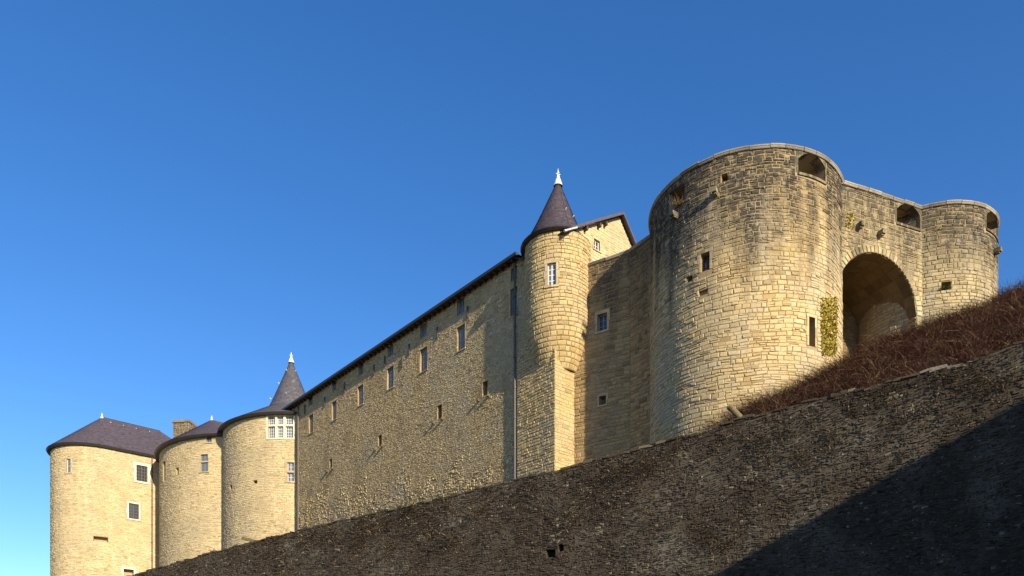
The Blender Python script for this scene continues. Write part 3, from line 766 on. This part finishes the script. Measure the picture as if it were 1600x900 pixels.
# gable end, sunlit
GB = Path([pG, inn(pG, dB, 0)[:2]])
def gtop(u): return zev+.05+(zr-zev-.05)*(u/dR)**1.12 if u < dR else zr-(u-dR)/(dB-dR)*3.9
o_g = opening(GB, GB.rect(927.5, 375, 937, 391), .35)
gm = MB()
for (x0, x1, zt_, oo) in ((.3, 2.2, zev, []), (2.2, 6.5, zev+.62, [o_g]), (6.5, GB.len, zev, [])):
    g2 = shell(GB, x0, x1, ZC+27.4, zt_, oo, du=.5); gm.add(g2.v, g2.f, .5)
cu = sorted({.3, 2.2, 6.5, dR, GB.len, *[.3+(GB.len-.3)*i/30 for i in range(31)]})
for a, b_ in zip(cu, cu[1:]):
    lo = zev+.62 if 2.2 < (a+b_)/2 < 6.5 else zev
    if gtop(a) > lo or gtop(b_) > lo: gm.add([GB.pos(a, lo), GB.pos(b_, lo), GB.pos(b_, max(lo, gtop(b_))), GB.pos(a, max(lo, gtop(a)))], [(0, 1, 2, 3)], .5)
gm.build("gable_core", M_MORTAR_W, rg)
def gblock(a, b):
    if b <= zev: return None
    x = dR*max(0, (b-zev-.05)/(zr-zev-.05))**(1/1.12); return (-1, x)
def gblock2(a, b): return (dR+max(0, (zr-b)/3.9*(dB-dR)), 99)
st = masonry(GB, .3, GB.len, ZC+27.4, zr-.1, (.12, .22), (.2, .5), (.006, .025), gap=.024, blocks=[gblock, gblock2, blk(o_g, .08)], seed=41, tonef=ttone, bev=.25)
lay("gable_masonry", rg, st, M_WEST, 60, 9)
surround(rg, o_g, M_ASHLAR, .1, .03); window(rg, o_g, 2, 2, M_FRAME, M_GLASS, .1)
for t_ in (1.75, 3.0, 3.6):
    mb = MB(); z_ = gtop(t_)-.14; sbox(mb, GB, t_-.07, t_+.07, z_-.22, z_, -.1, .30); mb.build("purlin_end", M_WOOD, rg)
# far end wall of the range
mb = MB(); a_ = pL; b_ = inn(pL, dB, 0)[:2]; mb.add([(*a_, 9), (*b_, 9), (*b_, zr-3.9), (*inn(pL, dR, zr)[:2], zr), (*a_, zev)], [(0, 1, 2, 3, 4)], .5); mb.build("end_wall", M_MORTAR, rg)

# ------------------------------------------------------------------ corner turret on its buttress
TY = 49.5; TT = (.06*TY, TY); r_t = 2.12
tt = empty("corner_turret", (TT[0], TT[1], 9), "round corbelled corner turret with plum slate cone standing on a square buttress", "turret")
ZT0 = ZC+25.3
def toff(z): return 0 if z > ZT0 else -1.0*((ZT0-z)/3.9)**2
S = TS = circle(TT, r_t, off=toff)
zte = ZC+29.75
o_t = opening(S, S.rect(855, 411, 869, 446), .35)
mb = shell(S, 0, S.len, ZC+21.6, zte, [o_t]); mb.build("turret_core", M_MORTAR, tt)
st = masonry(S, ang(TT, -215, r_t), ang(TT, 0, r_t), ZT0-.2, zte, (.17, .28), (.25, .55), (.012, .045), gap=.026, blocks=[blk(o_t, .15)], seed=51, bev=.22, tonef=ttone)
st += masonry(S, ang(TT, -215, r_t), ang(TT, 0, r_t), ZC+21.6, ZT0-.2, (.24, .32), (.35, .75), (.02, .05), gap=.026, seed=52, bev=.22, split=.0, tonef=ttone, wav=.01)
C2 = (2.67, 47.83); C1 = (.337, 50.46)
C3 = (C2[0]+IN[0]*2.2, C2[1]+IN[1]*2.2); C0 = (C1[0]+IN[0]*1.5, C1[1]+IN[1]*1.5)
zb_ = ZC+23.4
BF = Path([C1, C2]); BS = Path([C2, C3]); BL = Path([C0, C1])
mb = MB()
for q in (BF, BS, BL): s_ = shell(q, 0, q.len, 9, zb_); mb.add(s_.v, s_.f, .5)
mb.add([(*C0, zb_), (*C1, zb_), (*C2, zb_), (*C3, zb_)], [(0, 1, 2, 3)], .5)
mb.build("buttress_core", M_MORTAR, tt)
st += masonry(BF, 0, BF.len, 12, zb_, (.14, .24), (.2, .5), (.01, .045), gap=.028, seed=53, bev=.25, tonef=ttone)
st += masonry(BS, 0, BS.len, 12, zb_, (.16, .28), (.3, .65), (.008, .03), gap=.022, seed=54, bev=.18, tonef=ttone)
lay("masonry", tt, st, M_TURRET, 300)
surround(tt, o_t, M_ASHLAR, .16, .045); window(tt, o_t, 2, 4, M_FRAME, M_GLASS_L, .1, fr=.07, barw=.045)
for px_ in (886.5,):
    u_, v_ = BS.hit(px_, 565); mb = MB(); sbox(mb, BS, u_-.12, u_+.12, v_-.4, v_-.1, -.05, .14); sbox(mb, BS, u_-.12, u_+.12, v_-.097, v_+.4, -.05, .26); mb.build("corbel", M_ASHLAR, tt)
u_, v_ = LK.hit(900.5, 565); mb = MB(); sbox(mb, LK, u_-.1, u_+.12, v_-.4, v_-.1, -.05, .2); sbox(mb, LK, u_-.1, u_+.12, v_-.097, v_+.4, -.05, .32); mb.build("corbel", M_ASHLAR, tt)
nE = 72; apex = (TT[0], TT[1], ZC+(HY-281)/F*TY)
def cone_pts(c, r, z, n, ap): return ([(c[0]+r*math.cos(2*math.pi*i/n), c[1]+r*math.sin(2*math.pi*i/n), z) for i in range(n+1)], [ap]*(n+1))
E, T = cone_pts(TT, 2.42, zte+.02, nE, apex)
for i in range(nE+1):      # on the right the cone dies into the roof of the range
    a_ = (360*i/nE+180) % 360-180
    if -74 < a_ < 70: E[i] = (TT[0]+2.08*math.cos(math.radians(a_)), TT[1]+2.08*math.sin(math.radians(a_)), zte+.02)
slates(E, T, 42, tt, M_SLATE, curve=lambda t: (t+.13*(1-math.exp(-t*9))*(1-t), t), name="spire")
finial(tt, TT[0], TT[1], apex[2]-.42, .30, 1.15)
ring(circle(TT, r_t), ang(TT, -250, r_t), ang(TT, -76, r_t), [(-.05, zte-.10), (.24, zte-.06), (.32, zte+.01), (-.05, zte+.02)], tt, "eave", M_GUTTER, .4)
mb = MB()
for k in range(5):
    a_ = math.radians(-150+k*28); rr = 1.15-.12*(k % 2); z_ = apex[2]-(rr/.405)
    bar(mb, (TT[0]+rr*math.cos(a_), TT[1]+rr*math.sin(a_), z_), (TT[0]+(rr+.1)*math.cos(a_), TT[1]+(rr+.1)*math.sin(a_), z_+.08), .028, 6)
mb.build("roof_hooks", M_ZINC, tt)

# ------------------------------------------------------------------ west tower beside the range (mullioned window, spire)
q = 74.4; WC = (-.3*q, 1.121*q); WR = .121*q-.45; zw_ = ZC+29.05
wt = empty("round_tower", (WC[0], WC[1], 9), "round tower with big mullioned window and grey slate spire, left of the long range", "tower")
S = WS = circle(WC, WR, step=3)
o_m = opening(S, S.rect(418.5, 649.5, 458, 684), .45); o_w2 = opening(S, S.rect(449, 722.5, 459.5, 752), .35)
o_h1 = opening(S, S.rect(395.5, 750.5, 402, 756.5), .5); o_h2 = opening(S, S.rect(359, 758, 362.5, 764), .5)
shell(S, 0, S.len, 9, zw_, [o_m, o_w2, o_h1, o_h2], du=.8).build("tower_core", M_MORTAR_W, wt)
def wtone(R, u, v): return min(1, max(0, R.gauss(.58, .2 if v > 20 else .34)))
st = masonry(S, ang(WC, -215, WR), ang(WC, -20, WR), 12, zw_, (.10, .20), (.2, .5), (.003, .034), gap=.024, miss=.018, blocks=[blk(x, .1) for x in (o_m, o_w2)]+[blk(x) for x in (o_h1, o_h2)], seed=61, bev=.2, tonef=wtone)
lay("masonry", wt, st, M_WEST, 60, 9)
# six lights between stone mullions and a transom
surround(wt, o_m, M_PALE, .16, .03, "window_surround"); mm = MB(); a, b_, c_, e_ = o_m['u0'], o_m['u1'], o_m['v0'], o_m['v1']; vt = c_+(e_-c_)*.58
for i in (1, 2): u_ = a+(b_-a)*i/3; sbox(mm, S, u_-.11, u_+.11, c_, e_, -.3, -.02)
sbox(mm, S, a, b_, vt-.09, vt+.09, -.28, -.024, seg=3); mm.build("mullion_cross", M_PALE, wt)
for i in range(3):
    for (x, y) in ((c_, vt-.09), (vt+.09, e_)):
        oo = dict(u0=a+(b_-a)*i/3+(.11 if i else 0), u1=a+(b_-a)*(i+1)/3-(.11 if i < 2 else 0), v0=x, v1=y, S=S)
        window(wt, oo, 3, 4 if x == c_ else 3, M_FRAME, M_GLASS_L, .2, fr=.05, barw=.035)
surround(wt, o_w2, M_ASHLAR, .2, .05); 
vt = (o_w2['v0']+o_w2['v1'])/2; mm = MB(); sbox(mm, S, o_w2['u0']-.1, o_w2['u1']+.2, vt-.09, vt+.09, -.25, .09); mm.build("transom", M_ASHLAR, wt)
for (x, y) in ((o_w2['v0'], vt-.09), (vt+.09, o_w2['v1'])): window(wt, dict(u0=o_w2['u0'], u1=o_w2['u1'], v0=x, v1=y, S=S), 2, 2, M_FRAME, M_GLASS_L, .12)
SPC = (-.2875*84.5, 84.5); n_ = 72
E = [(WC[0]+(WR+.45)*math.cos(2*math.pi*i/n_), WC[1]+(WR+.45)*math.sin(2*math.pi*i/n_), zw_+.05) for i in range(n_+1)]
zsb = ZC+33.0
T = [(SPC[0]+2.4*math.cos(2*math.pi*i/n_), SPC[1]+2.4*math.sin(2*math.pi*i/n_), zsb) for i in range(n_+1)]
slates(E, T, 24, wt, M_SLATE_G, name="skirt_roof")
ap = (SPC[0], SPC[1], ZC+(HY-561)/F*84.5)
E, T = cone_pts(SPC, 2.62, zsb-.3, n_, ap)
slates(E, T, 36, wt, M_SLATE_G, curve=lambda t: (t+.05*(1-math.exp(-t*8))*(1-t), t), name="spire")
finial(wt, SPC[0], SPC[1], ap[2]-.45, .34, 1.25)
ring(circle(WC, WR), 0, 2*math.pi*WR-.01, [(-.05, zw_-.16), (.42, zw_-.12), (.52, zw_+.04), (-.05, zw_+.06)], wt, "eave", M_GUTTER, .6)
mb = MB()
for k in range(6):
    a_ = math.radians(-160+k*24); rr = 2.1-.7*(k % 3); z_ = ap[2]-rr/2.6*(ap[2]-zsb)
    bar(mb, (SPC[0]+rr*math.cos(a_), SPC[1]+rr*math.sin(a_), z_), (SPC[0]+(rr+.16)*math.cos(a_), SPC[1]+(rr+.16)*math.sin(a_), z_+.1), .035, 6)
mb.build("roof_hooks", M_ZINC, wt)

# ------------------------------------------------------------------ middle tower
MC = (-29.65, 90.8); MR = 10.95; zm = ZC+28.75
mt = empty("round_tower", (MC[0], MC[1], 9), "middle round tower with stone chimney, wedged between the two left round towers", "tower")
S = MS = circle(MC, MR, step=3)
o1 = opening(S, S.rect(313.5, 710, 325, 737), .3); o2 = opening(S, S.rect(322.5, 681, 331, 691.5), .3); o3 = opening(S, S.rect(255, 721, 259, 751), .4); o4 = opening(S, S.rect(275, 731, 279.5, 741.5), .4)
shell(S, 0, S.len, 9, zm, [o1, o2, o3, o4], du=.8).build("tower_core", M_MORTAR_W, mt)
st = masonry(S, ang(MC, -215, MR), ang(MC, -20, MR), 13, zm, (.10, .20), (.2, .5), (.003, .038), gap=.026, miss=.018, blocks=[blk(x, .08) for x in (o1, o2, o3, o4)], seed=71, bev=.22, tonef=wtone)
lay("masonry", mt, st, M_WEST, 40, 9)
surround(mt, o1, M_ASHLAR, .14, .03); surround(mt, o2, M_ASHLAR, .1, .03); surround(mt, o3, M_ASHLAR, .12, .03, "slit_surround", sill=False); surround(mt, o4, M_ASHLAR, .12, .03, "slit_surround", sill=False)
vt = o1['v0']+(o1['v1']-o1['v0'])*.58; mm = MB(); sbox(mm, S, o1['u0'], o1['u1'], vt-.06, vt+.06, -.2, .02); mm.build("transom", M_ASHLAR, mt)
for (x, y) in ((o1['v0'], vt-.06), (vt+.06, o1['v1'])): window(mt, dict(u0=o1['u0'], u1=o1['u1'], v0=x, v1=y, S=S), 2, 2, M_FRAME_D, M_GLASS_L, .1)
window(mt, o2, 2, 2, M_FRAME_D, M_GLASS_L, .1)
ap = (-.391*91.5, 91.5, ZC+(HY-656)/F*91.5)
E, T = cone_pts(MC, MR+.5, zm+.05, 90, ap); slates(E, T, 36, mt, M_SLATE, name="roof")
finial(mt, ap[0], ap[1], ap[2]-.35, .28, .9)
ring(circle(MC, MR), 0, 2*math.pi*MR-.01, [(-.05, zm-.18), (.45, zm-.13), (.56, zm+.04), (-.05, zm+.06)], mt, "eave", M_GUTTER, .7)
# chimney
cy = 87; c0 = at(270.5, 690, cy); c1 = at(296, 690, cy); ztop = at(280, 658, cy)[2]; zbot = zm+.4
ca = (c0[0], cy); cb = (c1[0], cy-.25); cc = (cb[0]+.3, cb[1]+1.4); cd = (ca[0]+.3, ca[1]+1.4)
mb = MB(); mb.add([(*p, zbot-1.5) for p in (ca, cb, cc, cd)]+[(*p, ztop) for p in (ca, cb, cc, cd)], [(0, 1, 5, 4), (1, 2, 6, 5), (2, 3, 7, 6), (3, 0, 4, 7), (4, 5, 6, 7)], .3)
ch = mb.build("chimney", M_MORTAR, mt)
mbs = MB()
for P_ in (Path([ca, cb]), Path([cb, cc]), Path([cd, ca])):
    for vs, t in masonry(P_, 0, P_.len, zbot-1.4, ztop-.2, (.2, .3), (.3, .6), (.01, .03), gap=.03, seed=81): mbs.add(vs, STF, t)
mbs.build("chimney_masonry", M_RIGHT, ch, kind="stuff")
mb = MB(); cP = Path([ca, cb]); sbox(mb, cP, -.12, cP.len+.12, ztop-.18, ztop+.08, -1.6, .12); mb.build("chimney_cap", M_COPE, ch)

# ------------------------------------------------------------------ far left tower, horseshoe plan
FC = (-47.7, 88.3); FR = 4.62; fd = (.767, .642); zf_ = ZC+29.2
ft = empty("round_tower", (FC[0], FC[1], 8), "leftmost horseshoe tower with hipped plum slate roof and white framed barred windows", "tower")
A = [math.radians(-50.1-9-i*(180)/44+9) for i in range(45)][::-1]
pp = [(FC[0]+FR*math.cos(a_), FC[1]+FR*math.sin(a_)) for a_ in A]; nn = [(math.cos(a_), math.sin(a_)) for a_ in A]
LB = 8.2
pp = [(pp[0][0]+fd[0]*LB, pp[0][1]+fd[1]*LB)]+pp+[(pp[-1][0]+fd[0]*11.5, pp[-1][1]+fd[1]*11.5)]; nn = [nn[0]]+nn+[nn[-1]]
S = FS = Path(pp, nn)
f1 = opening(S, S.rect(213, 727.5, 230.5, 752.5), .4); f2 = opening(S, S.rect(201, 787, 217, 811), .4); f3 = opening(S, S.rect(104, 717, 110.5, 738.5), .35); f4 = opening(S, S.rect(146, 838.5, 169, 846), .6)
f5 = opening(S, S.rect(193, 889.5, 209, 905), .6)
shell(S, 0, S.len, 7, zf_, [f1, f2, f3, f4, f5], du=.8).build("tower_core", M_MORTAR_W, ft)
st = masonry(S, 5, S.len, 14.5, zf_, (.10, .20), (.2, .5), (.003, .036), gap=.024, miss=.018, blocks=[blk(f1, .3), blk(f2, .3), blk(f3, .14), blk(f4, .04), blk(f5, .2)], seed=91, bev=.22, tonef=wtone)
lay("masonry", ft, st, M_WEST, 40, 9)
surround(ft, f1, M_PALE, .25, .03, label="white plastered window surround"); surround(ft, f2, M_PALE, .17, .03); surround(ft, f3, M_ASHLAR, .16, .03); surround(ft, f5, M_PALE, .2, .03, "arch_surround", sill=False)
for x in (f1, f2): window(ft, x, 4, 5, M_IRON, M_GLASS, .1, fr=.09, barw=.07)
window(ft, f3, 1, 2, M_FRAME, M_GLASS_L, .1)
rdA = (FC[0]-.3, FC[1]+1.6, ZC+(HY-652)/F*(FC[1]+1.6)); yb = 94.3; rdB = ((250-CX)/F*yb, yb, rdA[2])
nP = 110; E = []; T = []
LU = S.len
for i in range(nP+1):
    u_ = LU*i/nP; x, y, a_, b_ = S.pn(u_); e = (x+a_*.40, y+b_*.40, zf_+.05); E.append(e)
    s_ = ((x-FC[0])*fd[0]+(y-FC[1])*fd[1]); t_ = min(1, max(0, s_/6.0)); T.append(tuple(rdA[k]+(rdB[k]-rdA[k])*t_ for k in range(3)))
slates(E, T, 34, ft, M_SLATE)
ring(S, 0, S.len, [(-.05, zf_-.2), (.32, zf_-.15), (.44, zf_+.03), (-.05, zf_+.06)], ft, "eave", M_GUTTER, .5)
mb = MB(); bar(mb, rdA, rdB, .07, 8); mb.build("ridge_roll", M_GUTTER, ft)
finial(ft, rdA[0], rdA[1], rdA[2]-.2, .22, .75)
mb = MB()
for fr_ in (.12, .33, .55, .78):
    p_ = [rdA[k]+(rdB[k]-rdA[k])*fr_ for k in range(3)]; bar(mb, (p_[0]+.5, p_[1]-.6, p_[2]-.75), (p_[0]+.55, p_[1]-.68, p_[2]-.62), .05, 6)
mb.build("roof_hooks", M_ZINC, ft)
pipe(ft, S, S.hit(237.3)[0], 8, zf_-.2, .12, .07)

# ------------------------------------------------------------------ spouts
sp = MB(); u_, _ = RW.hit(1160, 656); e0 = at(1163, 659, wallY(9.3)+.6); e1 = at(1141, 636, wallY(9.3)+.75)
ax = (Vector(e1)-Vector(e0))
o_ = empty("water_spout", e0, "hollow stone water spout jutting up from the dark wall beside the thicket", "spout")
bar(sp, e0, e1, .13, 12, .12); sp.build("barrel", M_BEAM, o_)
sp = MB(); bar(sp, tuple(Vector(e1)-ax.normalized()*.06), tuple(Vector(e1)+ax.normalized()*.05), .145, 12); sp.build("rim", M_BEAM, o_)
sp = MB(); bar(sp, tuple(Vector(e1)+ax.normalized()*.052), tuple(Vector(e1)+ax.normalized()*.056), .085, 12); sp.build("bore_shade", M_DARK, o_)  # flat dark disc on the solid barrel, painting the shade of a hollow
e0 = at(408, 848, 49.4); e1 = at(379, 841, 50.1)
o_ = empty("drain_beam", e0, "long pale wooden drain beam sticking out over the left part of the dark wall", "beam")
sp = MB(); bar(sp, e0, e1, .13, 4, .13); sp.build("trough", M_BEAM, o_)
sp = MB(); bar(sp, at(401, 850, 49.0), at(420, 850, 49.6), .16, 4); sp.build("socket_stone", M_COPE, o_)

# ------------------------------------------------------------------ plants
rs = np.random.RandomState(11)
def stems(pts, L, lean, wd, segs, tone, curl=.6, up=1.0):
    """Ribbon stems from root points: vectorised arcs that lift and droop. Returns verts, faces, tones."""
    n = len(pts); az = rs.uniform(0, 2*math.pi, n); l_ = rs.uniform(L[0], L[1], n); ln = rs.uniform(lean[0], lean[1], n)
    dx = np.cos(az); dy = np.sin(az); sx = -dy; sy = dx; V = np.zeros((n, (segs+1)*2, 3))
    tw = rs.uniform(0, math.pi, n)
    for k in range(segs+1):
        t = k/segs; out = ln*l_*(t+curl*t*t*.6); hz = up*l_*(t*(1-.0*ln)-curl*ln*t*t*.75)
        cx = pts[:, 0]+dx*out; cy_ = pts[:, 1]+dy*out; cz = pts[:, 2]+hz
        w_ = wd*(1-.75*t)
        V[:, 2*k, 0] = cx-np.cos(tw)*w_; V[:, 2*k, 1] = cy_-np.sin(tw)*w_; V[:, 2*k, 2] = cz
        V[:, 2*k+1, 0] = cx+np.cos(tw)*w_; V[:, 2*k+1, 1] = cy_+np.sin(tw)*w_; V[:, 2*k+1, 2] = cz
    base = (np.arange(n)*(segs+1)*2)[:, None, None]
    fs = np.array([[2*k, 2*k+1, 2*k+3, 2*k+2] for k in range(segs)])[None]
    Fc = (base+fs).reshape(-1, 4)
    return V.reshape(-1, 3), Fc, np.repeat(tone, segs)
def clump(x, y): return .5+.25*math.sin(x*1.1+y*.7)+.25*math.sin(x*.55-y*1.3+1)+.2*math.sin(x*2.3+1.7*y)
P = []; TN = []
while len(P) < 52000:
    x = rs.uniform(9.8, 36); yw = wallY(x)+.8; yf = 41+max(0, x-13.4)*.42+3
    y = yw+(yf-yw)*rs.uniform(0, 1)
    if math.hypot(x-TC[0], y-TC[1]) < TR-.1 or math.hypot(x-EC[0], y-EC[1]) < ER-.1: continue
    px = CX+F*x/y
    if px > 1680: continue
    c_ = clump(x, y)
    if rs.rand() > .55+.45*c_: continue
    edge = min(1, max(0, (x-9.8)/2.2))
    if rs.rand() > .25+.75*edge: continue
    P.append((x, y, terrain(x, y)-.05)); TN.append(min(1, max(0, rs.normal(.46+.5*(c_-.5), .2)+(.42 if rs.rand() < .13 else 0))))
P = np.array(P); TN = np.array(TN)
V, Fc, tn = stems(P, (.4, 1.15), (.55, 1.25), .011, 5, TN, curl=1.15)
mobj("bramble_thicket", V, Fc.tolist(), M_BRAMBLE, tones=tn, kind="stuff")
# straw coloured haulms among the brambles
idx = rs.choice(len(P), 6000, replace=False); V, Fc, tn = stems(P[idx], (.6, 1.3), (.3, .9), .008, 4, rs.uniform(.1, 1, 6000), curl=.8)
mobj("dry_grass_haulms", V, Fc.tolist(), M_STRAW, kind="stuff", tones=tn)
# dry grass tufts rooted in the rubble wall
spots = [(575, 812), (598, 822), (640, 800), (668, 820), (480, 842), (520, 838), (700, 790), (745, 800), (760, 770), (830, 765), (905, 790), (890, 820), (935, 760), (962, 740), (1010, 735), (1060, 700),
         (1180, 690), (1225, 680), (1190, 715), (1270, 655), (1330, 650), (1385, 620), (1440, 640), (1470, 600), (1530, 610), (1395, 665), (1500, 660), (1110, 840), (1130, 850), (1300, 690), (560, 850), (610, 860), (700, 850), (440, 860), (1560, 600), (1250, 720)]
proto = None
for i, (px_, py_) in enumerate(spots):
    u_ = RW.hit(px_)[0]; Yw = RW.pn(u_)[1]; v_ = ZC+(HY-py_)/F*Yw; c_ = RW.pos(u_, v_, .03)
    if proto is None or i in (1, 2):
        n_ = 130; pts = np.zeros((n_, 3)); pts[:, 0] = rs.normal(0, .16, n_); pts[:, 2] = rs.normal(0, .22, n_); pts[:, 1] = -.7059*pts[:, 0]
        V, Fc, tn = stems(pts, (.15, .55), (.15, .6), .011, 4, rs.uniform(.25, 1, n_), curl=2.6, up=.35)
        o_ = mobj("grass_tuft", V, Fc.tolist(), M_STRAW, tones=tn, origin=(0, 0, 0)); proto = (proto or [])+[o_]
    else:
        s_ = proto[i % 3]; o_ = s_.copy(); COL.objects.link(o_)
    k = RND.uniform(.9, 1.8)*max(.8, min(1.5, Yw/36)); o_.location = c_; o_.scale = (k, k, k*RND.uniform(.8, 1.3))
    o_["label"] = "dry straw coloured grass tuft rooted in a joint of the dark rubble wall"; o_["category"] = "grass tuft"; o_["group"] = "dry grass tufts on the rampart wall"
# ivy
def ivy(name, S, boxes, n, label, size=(.04, .085)):
    mb = MB()
    for k in range(n):
        x0, y0, x1, y1 = boxes[k % len(boxes)]
        px_, py_ = RND.uniform(x0, x1), RND.uniform(y0, y1)
        tt_ = (px_-x0)/(x1-x0); 
        if RND.random() < .6*(abs(tt_-.5)*2)**3: continue
        try: u_, v_ = S.hit(px_, py_)
        except ValueError: continue
        d_ = abs(RND.gauss(.02, .035))+.03; s_ = RND.uniform(*size); c_ = Vector(S.pos(u_, v_, d_)); 
        a = Vector((RND.gauss(0, 1), RND.gauss(0, 1)-.6, RND.gauss(0, 1))).normalized(); q_ = a.orthogonal().normalized(); w_ = a.cross(q_)
        mb.add([tuple(c_+q_*s_), tuple(c_+w_*s_*.6+q_*s_*.2), tuple(c_-q_*s_*.7), tuple(c_-w_*s_*.6+q_*s_*.2)], [(0, 1, 2, 3)])
    o_ = mb.build(name, M_IVY); o_["label"] = label; o_["category"] = "ivy"
    return o_
ivy("ivy", BT, [(1281, 466, 1307, 520), (1282, 500, 1306, 556), (1283, 480, 1306, 552)], 4200, "yellow green ivy column climbing beside the great arch")
ivy("ivy", GW, [(1308, 472, 1313, 548)], 400, "thin strip of yellow ivy on the left edge of the arched recess")
ivy("ivy", GW, [(1320, 334, 1333, 358)], 160, "small yellow ivy patch high on the wall above the arch", (.04, .08))
pts = np.zeros((160, 3)); c_ = ET.pos(*ET.hit(1478, 450), .0); pts[:, 0] = c_[0]+rs.normal(0, .16, 160); pts[:, 1] = c_[1]-.05; pts[:, 2] = c_[2]-.1
V, Fc, tn = stems(pts, (.15, .4), (.3, .9), .014, 3, rs.uniform(0, 1, 160), curl=1)
o_ = mobj("fern", V, Fc.tolist(), M_MOSS, tones=tn); o_["label"] = "small green fern growing from a hole in the smaller grey tower"; o_["category"] = "plant"
pts = np.zeros((120, 3)); c_ = BT.pos(*BT.hit(1064, 320), .05); pts[:, 0] = c_[0]+rs.normal(0, .2, 120); pts[:, 1] = c_[1]+rs.normal(0, .1, 120); pts[:, 2] = c_[2]
V, Fc, tn = stems(pts, (.2, .7), (.2, .8), .011, 3, rs.uniform(.2, 1, 120), curl=1)
o_ = mobj("grass_tuft", V, Fc.tolist(), M_STRAW, tones=tn); o_["label"] = "straw coloured grass clump in the dark gun port of the huge tower"; o_["category"] = "grass tuft"

# ------------------------------------------------------------------ unseen gabled house right of the camera, shaped to cast the shadow on the wall
hd = (.8178, -.5755); hn = (-.5755, -.8178); h0 = (17.8, 13.8)
ho = empty("house", (h0[0], h0[1], 0), "tall gabled stone house standing right of the viewer across the street", "house")
def hp(s, t, z): return (h0[0]+hd[0]*s+hn[0]*t, h0[1]+hd[1]*s+hn[1]*t, z)
ze = 13.5+ZC; slope = math.tan(math.radians(24.0)); zk = ze+20*slope
mb = MB()
mb.add([hp(0, 0, 0), hp(40, 0, 0), hp(40, 0, ze), hp(20, 0, zk), hp(0, 0, ze)], [(0, 1, 2, 3, 4)], .5)
mb.add([hp(0, 9, 0), hp(40, 9, 0), hp(40, 9, ze), hp(20, 9, zk), hp(0, 9, ze)], [(4, 3, 2, 1, 0)], .5)
mb.add([hp(0, 0, 0), hp(0, 9, 0), hp(0, 9, ze), hp(0, 0, ze)], [(0, 1, 2, 3)], .5); mb.add([hp(40, 0, 0), hp(40, 9, 0), hp(40, 9, ze), hp(40, 0, ze)], [(3, 2, 1, 0)], .5)
mb.build("wall", M_HOUSE, ho)
mb = MB()
for s0, z0, s1, z1 in ((-.4, ze-.4*slope, 20, zk), (40.4, ze-.4*slope, 20, zk)):
    mb.add([hp(s0, -.3, z0+.02), hp(s1, -.3, z1+.02), hp(s1, 9.3, z1+.02), hp(s0, 9.3, z0+.02), hp(s0, -.3, z0+.2), hp(s1, -.3, z1+.2), hp(s1, 9.3, z1+.2), hp(s0, 9.3, z0+.2)], BOXF, .5)
mb.build("roof", M_SLATE, ho)
